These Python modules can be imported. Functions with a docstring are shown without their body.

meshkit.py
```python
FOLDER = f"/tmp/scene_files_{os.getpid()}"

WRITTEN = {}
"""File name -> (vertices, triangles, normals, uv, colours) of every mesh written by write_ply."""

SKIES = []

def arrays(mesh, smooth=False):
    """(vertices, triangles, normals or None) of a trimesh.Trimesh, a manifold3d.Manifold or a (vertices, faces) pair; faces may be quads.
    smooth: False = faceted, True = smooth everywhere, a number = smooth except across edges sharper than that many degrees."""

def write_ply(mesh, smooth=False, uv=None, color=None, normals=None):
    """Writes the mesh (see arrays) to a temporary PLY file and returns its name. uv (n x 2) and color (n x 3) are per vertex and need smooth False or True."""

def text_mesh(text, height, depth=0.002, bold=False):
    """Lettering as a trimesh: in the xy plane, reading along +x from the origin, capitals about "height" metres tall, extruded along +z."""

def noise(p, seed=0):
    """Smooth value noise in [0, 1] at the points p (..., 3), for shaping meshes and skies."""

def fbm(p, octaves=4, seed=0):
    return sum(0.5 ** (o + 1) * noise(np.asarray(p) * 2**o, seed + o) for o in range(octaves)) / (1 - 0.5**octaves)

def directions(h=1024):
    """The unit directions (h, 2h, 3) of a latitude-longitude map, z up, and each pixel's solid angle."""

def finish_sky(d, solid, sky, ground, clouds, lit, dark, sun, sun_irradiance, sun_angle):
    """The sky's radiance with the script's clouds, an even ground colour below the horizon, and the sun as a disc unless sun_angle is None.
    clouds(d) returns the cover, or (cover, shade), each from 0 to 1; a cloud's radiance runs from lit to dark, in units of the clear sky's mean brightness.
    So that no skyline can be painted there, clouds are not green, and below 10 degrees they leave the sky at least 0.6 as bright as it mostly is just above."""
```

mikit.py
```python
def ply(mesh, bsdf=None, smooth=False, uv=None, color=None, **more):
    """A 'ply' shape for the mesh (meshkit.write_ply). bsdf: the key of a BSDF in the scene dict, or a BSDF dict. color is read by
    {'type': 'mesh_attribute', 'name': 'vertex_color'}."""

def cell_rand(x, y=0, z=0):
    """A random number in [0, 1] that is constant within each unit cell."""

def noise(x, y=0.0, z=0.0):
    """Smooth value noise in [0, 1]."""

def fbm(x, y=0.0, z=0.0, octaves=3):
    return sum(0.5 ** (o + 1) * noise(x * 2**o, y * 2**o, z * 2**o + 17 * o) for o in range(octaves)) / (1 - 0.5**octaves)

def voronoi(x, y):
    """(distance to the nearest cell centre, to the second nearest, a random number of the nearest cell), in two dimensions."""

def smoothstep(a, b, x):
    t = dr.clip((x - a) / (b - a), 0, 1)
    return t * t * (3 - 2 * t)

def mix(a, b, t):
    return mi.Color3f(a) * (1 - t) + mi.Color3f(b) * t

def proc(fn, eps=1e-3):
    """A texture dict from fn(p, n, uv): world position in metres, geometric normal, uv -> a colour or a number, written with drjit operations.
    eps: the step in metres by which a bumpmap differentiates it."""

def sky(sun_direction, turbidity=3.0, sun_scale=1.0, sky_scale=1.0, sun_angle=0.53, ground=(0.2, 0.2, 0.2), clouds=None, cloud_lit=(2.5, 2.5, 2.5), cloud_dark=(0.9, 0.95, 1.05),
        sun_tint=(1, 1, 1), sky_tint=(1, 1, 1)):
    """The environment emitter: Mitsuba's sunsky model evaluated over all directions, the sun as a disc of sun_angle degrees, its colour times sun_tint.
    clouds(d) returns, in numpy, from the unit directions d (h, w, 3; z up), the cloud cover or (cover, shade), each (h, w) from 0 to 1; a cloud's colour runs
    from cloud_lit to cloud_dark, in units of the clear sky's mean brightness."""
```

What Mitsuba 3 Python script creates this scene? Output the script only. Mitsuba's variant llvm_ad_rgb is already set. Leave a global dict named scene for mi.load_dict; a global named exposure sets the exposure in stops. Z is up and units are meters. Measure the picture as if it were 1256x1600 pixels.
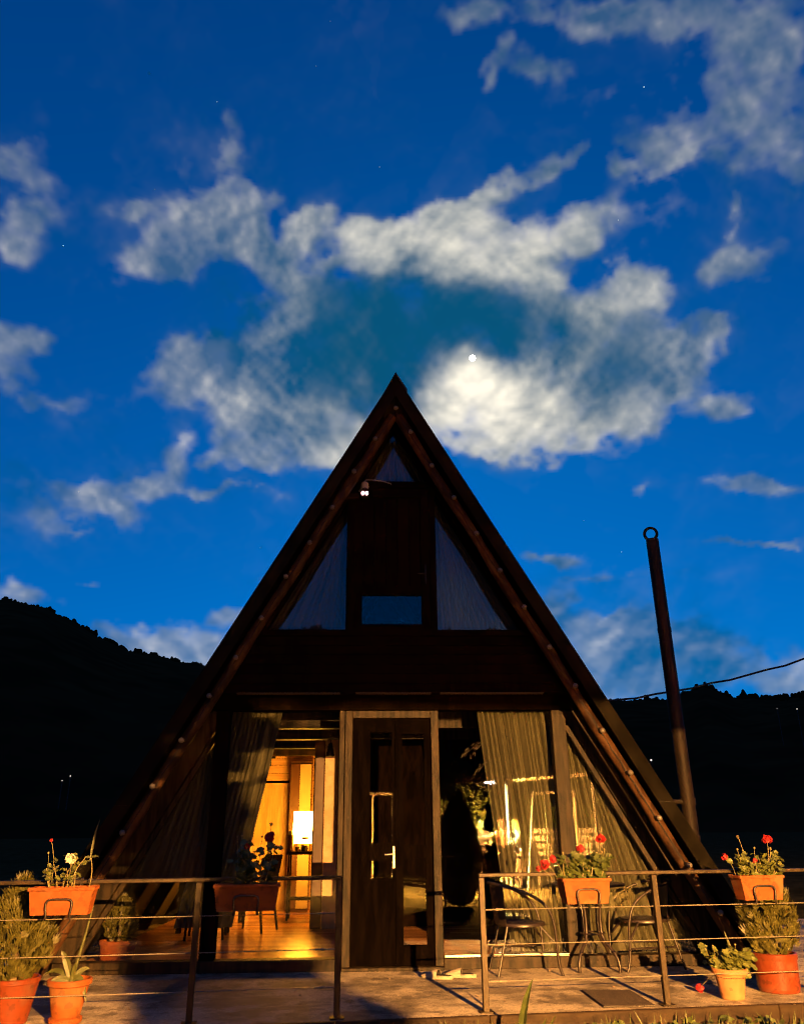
import math, random
import numpy as np
import trimesh
import manifold3d as m3
import drjit as dr
import mitsuba as mi
import mikit, meshkit
from mikit import proc, noise, fbm, voronoi, smoothstep, mix

scene, labels = {}, {}
rng = np.random.default_rng(11)
T = mi.ScalarTransform4f

# ------------------------------------------------------------------ camera, sky, exposure
EYE = np.array([0.0, 0.0, 1.22])
PITCH, ROLL = math.radians(21.6), math.radians(-0.5)
fwd = np.array([0, math.cos(PITCH), math.sin(PITCH)])
up0 = np.cross([1.0, 0, 0], fwd)
cam_up = -math.sin(ROLL) * np.array([1.0, 0, 0]) + math.cos(ROLL) * up0
scene['camera'] = {'type': 'perspective', 'fov': 2 * math.degrees(math.atan(628 / 1250)), 'fov_axis': 'x', 'near_clip': 0.02, 'far_clip': 12000.0,
                   'to_world': T().look_at(origin=EYE.tolist(), target=(EYE + fwd).tolist(), up=cam_up.tolist())}
exposure = 3.0        # a long night exposure: the lamps and the sky are dim
DIM = 0.125

MOON_AZ, MOON_EL = 5.96, 32.33


def azel(az, el):
    az, el = np.radians(az), np.radians(el)
    return np.array([np.sin(az) * np.cos(el), np.cos(az) * np.cos(el), np.sin(el)])


# moonlit night clouds: azimuth and elevation of each lobe, its two radii in degrees, tilt, density, shade (0 thin and moonlit, 1 thick and dark)
CLOUDS = [
    (-15.41, 40.66, 2.57, 2.05, 9.7, 1.0, 0.42), (-13.04, 41.54, 1.59, 1.58, 8.3, 1.0, 0.36), (-17.9, 39.22, 2.55, 1.59, 31.1, 0.8, 0.47), (-20.99, 37.37, 1.81, 0.96, 27.6, 0.7, 0.47),
    (-18.44, 37.5, 2.06, 0.89, 11.0, 0.9, 0.45), (-12.51, 39.08, 2.97, 1.38, 7.5, 1.0, 0.38), (-9.39, 37.57, 1.47, 2.29, -4.7, 1.0, 0.32), (-7.55, 41.2, 1.45, 0.89, 4.5, 0.9, 0.4),
    (-8.27, 39.93, 1.2, 0.9, 4.9, 0.8, 0.42), (-10.0, 34.75, 1.92, 1.8, 35.2, 1.0, 0.34), (-12.2, 32.62, 2.4, 1.81, 41.1, 1.0, 0.36), (-15.66, 31.52, 2.48, 1.46, 27.8, 1.0, 0.42),
    (-17.84, 30.25, 1.6, 1.54, 8.7, 0.9, 0.45), (-13.14, 29.91, 2.01, 1.75, 6.1, 1.0, 0.36), (-13.48, 28.1, 1.05, 1.32, 5.9, 0.8, 0.45), (-10.27, 31.03, 1.77, 1.93, 4.8, 0.8, 0.47),
    (-11.16, 25.61, 1.51, 1.26, 4.4, 0.9, 0.42), (-9.55, 27.73, 1.79, 1.34, 4.0, 0.9, 0.45), (-7.54, 28.07, 2.7, 1.88, 3.1, 1.0, 0.42), (-4.46, 27.59, 2.73, 2.08, 1.6, 1.0, 0.3),
    (-3.69, 30.67, 1.72, 1.16, -18.6, 1.0, 0.38), (-5.43, 25.89, 2.27, 0.82, 1.9, 0.9, 0.35), (-1.9, 28.9, 2.27, 1.8, 0.4, 0.9, 0.47), (-1.38, 26.63, 1.83, 1.09, 0.1, 0.9, 0.4),
    (-3.1, 40.97, 1.55, 0.61, 1.6, 0.9, 0.35), (-4.08, 38.8, 2.27, 0.92, 14.1, 1.0, 0.28), (-0.25, 39.55, 2.79, 1.49, 9.7, 1.0, 0.2), (3.74, 40.42, 3.11, 1.63, 5.1, 1.0, 0.14),
    (7.63, 39.46, 2.67, 1.64, -5.3, 1.0, 0.12), (10.85, 38.35, 2.05, 1.73, -32.3, 1.0, 0.2), (13.53, 37.14, 1.53, 0.75, -23.8, 0.9, 0.3), (12.16, 35.47, 1.29, 1.35, -7.6, 0.9, 0.3),
    (4.4, 42.1, 1.8, 0.64, 11.6, 0.9, 0.32), (8.51, 43.04, 1.93, 0.59, 13.7, 0.75, 0.42), (3.65, 38.43, 5.24, 1.09, -2.8, 1.0, 0.3), (-0.3, 34.66, 8.03, 3.2, -0.3, 1.0, 1.0),
    (7.31, 35.17, 5.47, 2.57, -4.7, 1.0, 1.0), (-5.63, 32.38, 4.71, 2.89, 2.5, 1.0, 1.0), (-8.65, 29.8, 3.13, 2.13, 3.8, 1.0, 0.97), (-1.38, 31.36, 3.16, 1.78, 0.2, 1.0, 1.0),
    (11.42, 33.4, 2.6, 1.29, -6.8, 0.9, 0.85), (0.75, 32.46, 3.15, 2.2, -0.9, 1.0, 0.92), (19.26, 35.95, 1.31, 1.39, -12.1, 1.0, 0.26), (17.33, 34.37, 2.49, 1.5, -10.5, 1.0, 0.4),
    (19.71, 34.11, 1.63, 1.24, -11.9, 1.0, 0.3), (14.62, 34.11, 2.34, 1.27, -8.8, 1.0, 0.55), (16.72, 30.8, 3.11, 1.89, 5.7, 1.0, 0.9), (19.79, 30.98, 2.21, 1.6, 9.0, 1.0, 0.86),
    (22.21, 31.11, 2.4, 1.58, 2.6, 1.0, 0.38), (24.7, 31.88, 1.32, 1.06, 5.8, 0.9, 0.35), (21.3, 29.13, 1.62, 1.44, -11.3, 0.9, 0.45), (17.73, 27.51, 2.6, 1.65, 6.1, 1.0, 0.45),
    (19.52, 26.11, 1.08, 0.86, -9.4, 0.8, 0.45), (15.25, 26.94, 1.8, 1.32, -7.6, 1.0, 0.35), (11.88, 27.75, 2.72, 2.31, -6.1, 1.0, 0.3), (13.36, 29.91, 2.25, 1.66, 12.7, 1.0, 0.3),
    (14.28, 31.34, 1.72, 1.04, -8.0, 1.0, 0.45), (5.9, 31.18, 2.59, 1.5, -3.6, 1.1, -0.08), (4.03, 31.84, 1.53, 1.5, -2.6, 1.0, 0.16), (7.03, 29.2, 3.58, 2.05, -3.9, 1.1, 0.02),
    (9.68, 30.26, 2.74, 2.12, -5.4, 1.0, 0.14), (8.83, 27.28, 3.12, 1.7, -4.6, 1.0, 0.22), (7.83, 25.81, 1.89, 0.81, -3.9, 0.9, 0.2), (12.21, 26.01, 1.58, 0.89, -5.9, 0.9, 0.28),
    (3.8, 28.81, 2.08, 1.53, -2.3, 1.0, 0.15), (11.78, 31.83, 2.18, 1.13, 8.2, 1.0, 0.25), (1.78, 30.67, 1.81, 1.78, -1.4, 0.9, 0.45), (24.03, 26.87, 1.41, 0.84, -11.9, 0.85, 0.47),
    (16.65, 40.24, 1.72, 0.95, 13.6, 0.8, 0.47), (15.61, 39.42, 1.24, 0.8, -10.5, 0.75, 0.47), (15.83, 44.34, 1.53, 0.6, 18.3, 0.65, 0.47), (24.44, 42.52, 1.97, 0.59, 4.4, 0.7, 0.47),
    (19.94, 43.39, 1.34, 0.45, -4.5, 0.55, 0.47), (22.58, 43.62, 2.3, 0.95, -6.5, 0.35, 0.47), (14.97, 44.28, 2.42, 0.94, 9.0, 0.35, 0.47), (9.66, 43.09, 1.26, 0.55, 17.9, 0.6, 0.47),
    (14.11, 49.71, 1.41, 0.69, -11.3, 0.7, 0.47), (9.0, 53.12, 2.39, 0.79, -7.6, 0.55, 0.47), (17.64, 52.09, 4.11, 0.72, -14.5, 0.55, 0.47), (23.47, 51.4, 2.9, 0.8, -19.2, 0.6, 0.47),
    (28.38, 49.0, 3.34, 1.16, -42.6, 0.7, 0.47), (32.02, 46.52, 2.54, 1.7, -34.9, 0.85, 0.47), (33.74, 44.34, 2.03, 1.66, -25.5, 0.75, 0.47), (35.2, 47.72, 2.04, 1.86, -28.0, 0.75, 0.47),
    (29.84, 44.48, 2.48, 2.06, -22.4, 0.45, 0.47), (31.75, 41.85, 2.79, 1.75, -22.9, 0.45, 0.47), (32.33, 39.38, 1.19, 1.29, -22.4, 0.65, 0.47), (28.05, 38.1, 0.41, 1.28, -3.7, 0.6, 0.47),
    (27.6, 35.0, 2.09, 1.17, -2.2, 0.7, 0.47), (28.95, 33.75, 1.03, 0.7, -17.6, 0.65, 0.47), (26.8, 43.65, 2.58, 1.42, 0.3, 0.4, 0.47), (9.87, 50.1, 0.55, 1.11, -18.0, 0.4, 0.47),
    (29.55, 46.02, 1.42, 2.01, -22.7, 0.45, 0.47), (-32.29, 40.76, 1.62, 1.42, 21.9, 0.5, 0.47), (-31.2, 38.4, 1.65, 1.83, 20.1, 0.5, 0.47), (-31.42, 35.98, 1.43, 0.98, 19.2, 0.4, 0.47),
    (-29.79, 30.28, 1.91, 1.03, 15.6, 0.65, 0.47), (-29.96, 28.27, 1.24, 1.28, 14.7, 0.6, 0.47), (-27.27, 27.1, 2.29, 0.53, 12.7, 0.45, 0.47), (-16.11, 44.98, 1.04, 0.82, 11.1, 0.42, 0.47),
    (-16.82, 46.64, 0.71, 1.23, 11.9, 0.32, 0.47), (-23.19, 39.77, 1.56, 0.62, 14.8, 0.3, 0.47), (-17.01, 24.78, 1.02, 1.49, 6.8, 0.7, 0.47), (-19.53, 22.73, 2.42, 0.7, 15.3, 0.72, 0.47),
    (-17.66, 22.32, 1.53, 0.7, 6.4, 0.72, 0.45), (-15.07, 22.38, 1.47, 0.49, 5.3, 0.7, 0.48), (-11.5, 22.92, 1.51, 0.41, 8.0, 0.72, 0.45), (-22.45, 20.8, 2.66, 0.68, -4.2, 0.7, 0.47),
    (-20.65, 20.36, 0.98, 0.69, 6.9, 0.7, 0.48), (-23.42, 18.65, 0.79, 0.3, 7.3, 0.6, 0.47), (-24.17, 20.27, 2.52, 1.61, 8.3, 0.35, 0.47), (-28.3, 20.9, 1.11, 0.57, -9.7, 0.35, 0.47),
    (-13.77, 24.82, 0.79, 0.53, 5.4, 0.5, 0.47), (-25.75, 14.05, 1.89, 0.58, 2.1, 0.62, 0.47), (-18.61, 12.37, 2.47, 0.68, -6.4, 0.7, 0.47), (-16.83, 11.61, 3.99, 1.03, -3.0, 0.85, 0.47),
    (-14.22, 11.3, 2.57, 1.3, 2.3, 0.85, 0.45), (-17.42, 11.16, 1.08, 0.6, 3.0, 0.5, 0.47), (-14.1, 11.48, 1.02, 0.61, 2.4, 0.5, 0.47), (-12.18, 14.1, 1.05, 0.4, 7.5, 0.6, 0.47),
    (-10.58, 16.8, 0.62, 0.22, 2.6, 0.6, 0.47), (-22.12, 15.38, 0.56, 0.21, 5.6, 0.4, 0.47), (24.85, 21.7, 2.46, 0.38, -10.3, 0.6, 0.47), (28.16, 20.9, 1.47, 0.45, -17.4, 0.6, 0.47),
    (25.44, 17.56, 2.79, 0.29, -8.7, 0.5, 0.47), (10.74, 17.51, 1.68, 0.36, 2.2, 0.65, 0.47), (16.06, 16.04, 2.95, 0.22, -5.1, 0.3, 0.47), (17.93, 22.04, 1.26, 0.35, 17.6, 0.25, 0.47),
    (11.59, 13.93, 2.0, 1.24, -33.3, 0.75, 0.75), (13.64, 12.05, 1.88, 1.66, -3.4, 0.85, 0.47), (15.67, 12.58, 1.51, 0.95, -4.0, 0.9, 0.47), (15.11, 10.24, 2.51, 1.46, -3.3, 0.95, 0.75),
    (16.61, 11.43, 2.07, 1.46, -3.9, 0.95, 0.47), (18.4, 12.16, 2.04, 1.28, -4.5, 0.9, 0.78), (18.13, 10.06, 2.43, 1.52, -3.8, 0.95, 0.8), (20.69, 10.72, 2.2, 1.17, -4.5, 0.9, 0.75),
    (22.09, 9.37, 2.3, 1.48, -4.3, 0.85, 0.78), (23.89, 8.42, 2.23, 0.97, -4.2, 0.7, 0.47), (25.65, 8.76, 1.82, 1.04, -4.7, 0.6, 0.47), (14.6, 8.65, 2.5, 0.85, -2.7, 0.85, 0.47),
    (16.71, 8.67, 2.04, 0.93, -3.1, 0.85, 0.47), (15.33, 13.47, 0.93, 0.35, 25.8, 0.9, 0.35), (17.38, 9.05, 1.06, 0.84, -3.3, 0.9, 0.45), (12.96, 9.5, 1.28, 1.72, -2.7, 0.85, 0.47),
    (29.41, 43.87, 3.91, 3.11, -21.8, 0.16, 0.47), (16.73, 47.76, 4.67, 2.12, -13.0, 0.12, 0.47), (-17.0, 44.17, 4.44, 2.98, 11.6, 0.1, 0.47), (-29.82, 38.78, 2.93, 3.31, 19.2, 0.14, 0.47),
    (23.27, 39.65, 4.24, 2.67, -15.8, 0.1, 0.47), (-22.06, 27.26, 4.5, 2.12, 10.0, 0.12, 0.47), (-23.64, 20.13, 4.39, 2.12, 8.0, 0.14, 0.47), (14.98, 16.36, 5.08, 2.21, -4.8, 0.12, 0.47),
    (-24.72, 34.8, 2.35, 1.99, 14.2, 0.09, 0.47)]


def night_clouds(d):
    shape = d.shape[:2]
    every = d.reshape(-1, 3)
    # loose scattered cloud of the same kind over the rest of the sky
    cover_all = np.clip((meshkit.fbm(every * 4.5 + 3.1, 4, seed=9) - 0.56) * 3.0, 0, 0.7)
    shade_all = np.full(len(every), 0.6)
    home = np.flatnonzero((every @ azel(0, 30) > math.cos(math.radians(47))) & (every[:, 2] > 0.02))
    p = every[home]
    w = np.stack([meshkit.fbm(p * 17 + k * 31.7, 4, seed=40 + k) - 0.5 for k in range(3)], -1)
    w2 = np.stack([meshkit.fbm(p * 60 + k * 11.7, 3, seed=60 + k) - 0.5 for k in range(3)], -1)
    q = p + 0.046 * w + 0.018 * w2
    q = (q / np.linalg.norm(q, axis=1, keepdims=True)).astype(np.float32)
    field, tot, sh = (np.zeros(len(q), np.float32) for _ in range(3))
    for az, el, ra, rb, rot, wt, s in CLOUDS:
        c = azel(az, el)
        near = np.flatnonzero(q @ c.astype(np.float32) > math.cos(math.radians(min(60, 2.6 * max(ra, rb)))))
        if not len(near):
            continue
        e = np.array([math.cos(math.radians(az)), -math.sin(math.radians(az)), 0])
        n = np.array([-math.sin(math.radians(az)) * c[2], -math.cos(math.radians(az)) * c[2], math.cos(math.radians(el))])
        x, y = q[near] @ e.astype(np.float32), q[near] @ n.astype(np.float32)
        cr, sr = math.cos(math.radians(rot)), math.sin(math.radians(rot))
        u, v = (x * cr + y * sr) / math.radians(ra), (-x * sr + y * cr) / math.radians(rb)
        g = wt * np.exp(-0.95 * (u * u + v * v))
        field[near] = 1 - (1 - field[near]) * (1 - np.minimum(g, 0.97))
        k = g ** 1.1 * (3.4 if s > 0.78 else 1.0)
        tot[near] += k
        sh[near] += k * s
    shade = sh / np.maximum(tot, 1e-6)
    m = azel(MOON_AZ, MOON_EL)
    moon = np.degrees(np.arccos(np.clip(p @ m, -1, 1)))
    to_moon = m - p * (p @ m)[:, None]
    to_moon /= np.linalg.norm(to_moon, axis=1, keepdims=True) + 0.02

    def lumps(x):
        return meshkit.fbm(x * 19 + 7.7, 4, seed=5) - 0.5

    soft = lumps(p)
    relief = soft - lumps(p + 0.009 * to_moon)           # lumps catch the moonlight on the side towards the moon
    fine = meshkit.fbm((p + 0.010 * w) * 26 + 3.7, 5, seed=6) - 0.5
    fine_lit = fine - (meshkit.fbm((p + 0.010 * w + 0.0035 * to_moon) * 26 + 3.7, 5, seed=6) - 0.5)
    finer = meshkit.fbm(p * 85 + 2.2, 3, seed=15) - 0.5
    f = field * 0.95 + (1.45 * fine + 0.9 * soft + 0.50 * finer) * np.clip(field * 3, 0, 1) * np.clip(1.75 - field, 0.55, 1)
    cover = 1 - np.exp(-5.0 * np.clip(f - 0.10, 0, 2) ** 1.5)
    veil = 0.55 * np.clip(meshkit.fbm(p * [7, 7, 11] + 0.25 * w * 7 + 21.3, 4, seed=31) - 0.47, 0, 1) * 2.2 * np.clip(field * 5 + 0.15, 0, 1)
    veil = veil * (1 + 1.2 * fine)
    shade = (shade * (cover + 0.02) + 0.84 * veil) / (cover + 0.02 + veil)
    cover = np.maximum(cover, veil)
    flat = np.clip(1.25 - 1.1 * np.clip(shade - 0.55, 0, 1) * 2, 0.34, 1)
    flat = np.maximum(flat, 1.5 * np.clip((moon - 10) / 3, 0, 1))
    thin = np.clip((0.86 - shade) / 0.3, 0, 1)
    cap = 0.82 + 0.18 * np.clip((shade - 0.60) / 0.12, 0, 1) + 0.25 * fine
    shade = shade + flat * (1.7 * relief + 0.75 * fine_lit - 0.8 * soft + 0.10 * fine + 0.06 * finer) - 0.01
    shade = shade - 0.40 * np.exp(-(moon / 2.3) ** 2) * np.clip(0.75 + 2.2 * fine + 1.2 * soft, 0, 1.3) * thin + 0.22 * np.clip((moon - 5) / 10, 0, 1) * np.clip(1.6 - 1.6 * shade, 0, 1)
    shade = np.minimum(shade, cap)
    edge = np.clip((moon - 9) / 12, 0, 1)                 # far from the moon the cloud is thin
    cover_all[home] = cover * (0.97 - 0.34 * edge)
    # forward scattering: thin cloud near the moon is far brighter than the rest
    shade_all[home] = 1 - 0.78 * (1 - np.clip(shade, 0, 1)) ** 1.6
    return cover_all.reshape(shape), np.clip(shade_all, 0, 1).reshape(shape)


scene['sky'] = {**mikit.sky(azel(MOON_AZ, MOON_EL), turbidity=1.5, sun_scale=0.0, sky_scale=DIM, sky_tint=(0.003, 1.09, 2.68), sun_tint=(1.0, 0.97, 0.85), ground=(0.02, 0.02, 0.02),
                            clouds=night_clouds, cloud_lit=(13.6, 12.3, 9.6), cloud_dark=(0.02, 0.78, 1.68)), 'sampling_weight': 0.6}

# ------------------------------------------------------------------ names


def numbered(key):
    if key not in scene and key not in labels and not any(k.startswith(key + '__') for k in USED):
        USED.add(key + '__')
        return key
    n = 1
    while f'{key}_{n:03d}' in scene or f'{key}_{n:03d}__' in USED:
        n += 1
    USED.add(f'{key}_{n:03d}__')
    return f'{key}_{n:03d}'


USED = set()


def thing(name, label, cat, group=None):
    key = numbered(name)
    labels[key] = {'label': label, 'category': cat}
    if group:
        labels[key]['group'] = group
    return key


def part(parent, name, mesh, mat, smooth=False, label=None, stuff=False, **more):
    key = numbered(f'{parent}__{name}')
    scene[key] = mikit.ply(mesh, mat, smooth=smooth, **more)
    if label or stuff:
        labels[key] = {}
        if label:
            labels[key]['label'] = label
        if stuff:
            labels[key]['kind'] = 'stuff'
    return key


def whole(name, mesh, mat, label, cat, group=None, smooth=False, **more):
    key = thing(name, label, cat, group)
    scene[key] = mikit.ply(mesh, mat, smooth=smooth, **more)
    return key


def struct(name, mesh, mat, label, smooth=False):
    key = numbered(name)
    scene[key] = mikit.ply(mesh, mat, smooth=smooth)
    labels[key] = {'label': label, 'category': name.replace('_', ' '), 'kind': 'structure'}
    return key


# ------------------------------------------------------------------ mesh helpers
def cat(ms):
    return trimesh.util.concatenate([m if isinstance(m, trimesh.Trimesh) else trimesh.Trimesh(*m, process=False) for m in ms])


def place(mesh, M):
    m = mesh.copy()
    m.apply_transform(M)
    return m


def frame(o, x, y, z=(0, 0, 1)):
    M = np.eye(4)
    M[:3, 0], M[:3, 1], M[:3, 2], M[:3, 3] = x, y, z, o
    return M


def rotz(a, o=(0, 0, 0)):
    c, s = math.cos(a), math.sin(a)
    return frame(o, (c, s, 0), (-s, c, 0))


def box(x0, x1, y0, y1, z0, z1, bevel=0.0):
    lo, hi = np.minimum([x0, y0, z0], [x1, y1, z1]), np.maximum([x0, y0, z0], [x1, y1, z1])
    if bevel <= 0:
        return trimesh.creation.box(bounds=[lo, hi])
    b = min(bevel, 0.45 * (hi - lo).min())
    pts = []
    for sx in (0, 1):
        for sy in (0, 1):
            for sz in (0, 1):
                c = np.array([(lo, hi)[sx][0], (lo, hi)[sy][1], (lo, hi)[sz][2]])
                s = np.array([1 - 2 * sx, 1 - 2 * sy, 1 - 2 * sz]) * b
                for k in range(3):
                    q = c + s
                    q[k] = c[k]
                    pts.append(q)
    return trimesh.convex.convex_hull(np.array(pts))


def prism(poly, y0, y1):
    """A polygon in x and z extruded along y."""
    from shapely.geometry import Polygon
    m = trimesh.creation.extrude_polygon(Polygon(poly), abs(y1 - y0), engine='earcut')
    v = np.array(m.vertices)
    out = trimesh.Trimesh(np.stack([v[:, 0], min(y0, y1) + v[:, 2], v[:, 1]], 1), m.faces[:, ::-1], process=False)
    return out


def tube(pts, r, n=8, caps=True):
    p = np.asarray(pts, float)
    r = np.broadcast_to(np.asarray(r, float), (len(p),))
    t = np.gradient(p, axis=0)
    t /= np.linalg.norm(t, axis=1, keepdims=True) + 1e-12
    a = np.cross(t[0], [0, 0, 1.0] if abs(t[0][2]) < 0.9 else [1.0, 0, 0])
    a /= np.linalg.norm(a)
    ring = np.arange(n) * 2 * np.pi / n
    vs = []
    for i in range(len(p)):
        a = a - t[i] * (a @ t[i])
        a /= np.linalg.norm(a) + 1e-12
        b = np.cross(t[i], a)
        vs.append(p[i] + r[i] * (np.cos(ring)[:, None] * a + np.sin(ring)[:, None] * b))
    v = np.vstack(vs)
    f = []
    for i in range(len(p) - 1):
        for j in range(n):
            k = (j + 1) % n
            f += [[i * n + j, i * n + k, (i + 1) * n + k], [i * n + j, (i + 1) * n + k, (i + 1) * n + j]]
    if caps:
        f += [[0, k + 1, k] for k in range(1, n - 1)]
        o = (len(p) - 1) * n
        f += [[o, o + k, o + k + 1] for k in range(1, n - 1)]
    return trimesh.Trimesh(v, f, process=False)


def smooth_path(pts, n=24):
    from scipy.interpolate import CubicSpline
    p = np.asarray(pts, float)
    s = np.concatenate([[0], np.cumsum(np.linalg.norm(np.diff(p, axis=0), axis=1))])
    return CubicSpline(s, p)(np.linspace(0, s[-1], n))


def lathe(profile, n=28, o=(0, 0, 0)):
    m = trimesh.creation.revolve(np.asarray(profile, float), sections=n)
    m.apply_translation(o)
    return m


def ball(c, r, sub=2, squash=(1, 1, 1)):
    m = trimesh.creation.icosphere(subdivisions=sub, radius=1.0)
    m.apply_scale(np.asarray(squash, float) * r)
    m.apply_translation(c)
    return m


# ------------------------------------------------------------------ materials
def rgb(*c):
    return {'type': 'rgb', 'value': list(map(float, c))}


def pbr(name, color, rough=0.6, metallic=0.0, spec=0.5, **more):
    scene[name] = {'type': 'twosided', 'bsdf': {'type': 'principled', 'base_color': color if isinstance(color, dict) else rgb(*color), 'roughness': rough, 'metallic': metallic, 'specular': spec, **more}}
    return name


def grainy(a, b, sx, sy, sz, seed=0.0, octaves=4, lo=0.3, hi=0.7):
    def fn(p, n, uv):
        return mix(a, b, smoothstep(lo, hi, fbm(p.x * sx + seed, p.y * sy + 3 * seed, p.z * sz - seed, octaves)))
    return proc(fn)


def concrete_fn(p, n, uv):
    big = fbm(p.x * 1.3 + 5, p.y * 1.7, 0.5, 4)
    mid = fbm(p.x * 7, p.y * 7, p.z * 7, 4)
    fine = noise(p.x * 70, p.y * 70, p.z * 70)
    speck = noise(p.x * 160, p.y * 160, 3.0)
    c = mix((0.078, 0.064, 0.044), (0.225, 0.190, 0.135), smoothstep(0.30, 0.66, 0.55 * big + 0.45 * mid))
    c = c * (0.66 + 0.5 * fine + 0.25 * speck)
    stain = smoothstep(0.58, 0.66, fbm(p.x * 2.6 + 40, p.y * 3.1 + 11, 2.0, 5))
    drip = smoothstep(0.63, 0.67, fbm(p.x * 9 + 4, p.y * 8 + 21, 5.0, 4))
    c = mix(c, (0.050, 0.038, 0.025), 0.6 * stain)
    return mix(c, (0.032, 0.024, 0.016), 0.45 * drip)


def floor_fn(p, n, uv):
    row = dr.floor(p.y / 0.14)
    along = p.x + 0.7 * mikit.cell_rand(row, 3.0)
    tone = mikit.cell_rand(row, dr.floor(along / 1.1))
    g = fbm(p.x * 3 + 13 * tone, p.y * 55, tone * 9, 4)
    c = mix((0.20, 0.085, 0.03), (0.42, 0.20, 0.075), smoothstep(0.25, 0.75, 0.6 * g + 0.4 * tone))
    seam = smoothstep(0.0, 0.03, p.y / 0.14 - row)
    return c * (0.45 + 0.55 * seam)


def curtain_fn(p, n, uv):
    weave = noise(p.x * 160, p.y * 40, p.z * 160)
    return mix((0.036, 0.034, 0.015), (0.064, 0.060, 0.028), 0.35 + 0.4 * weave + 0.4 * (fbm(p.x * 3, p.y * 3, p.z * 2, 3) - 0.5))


def terracotta(a, b, seed):
    """Fired clay with lime bloom and specks of splashed soil."""
    def fn(p, n, uv):
        g = fbm(p.x * 14 + seed, p.y * 14, p.z * 22, 4)
        lime = smoothstep(0.58, 0.74, fbm(p.x * 7 + seed, p.y * 7 + 9, p.z * 6, 4))
        soil = smoothstep(0.60, 0.68, fbm(p.x * 30 + 7, p.y * 30 + seed, p.z * 26, 3))
        c = mix(mix(a, b, g), (0.8 * b[0], 1.5 * b[1] + 0.02, 2.2 * b[2] + 0.02), 0.40 * lime)
        return mix(c, (0.020, 0.012, 0.007), 0.32 * soil)
    return proc(fn)


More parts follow.
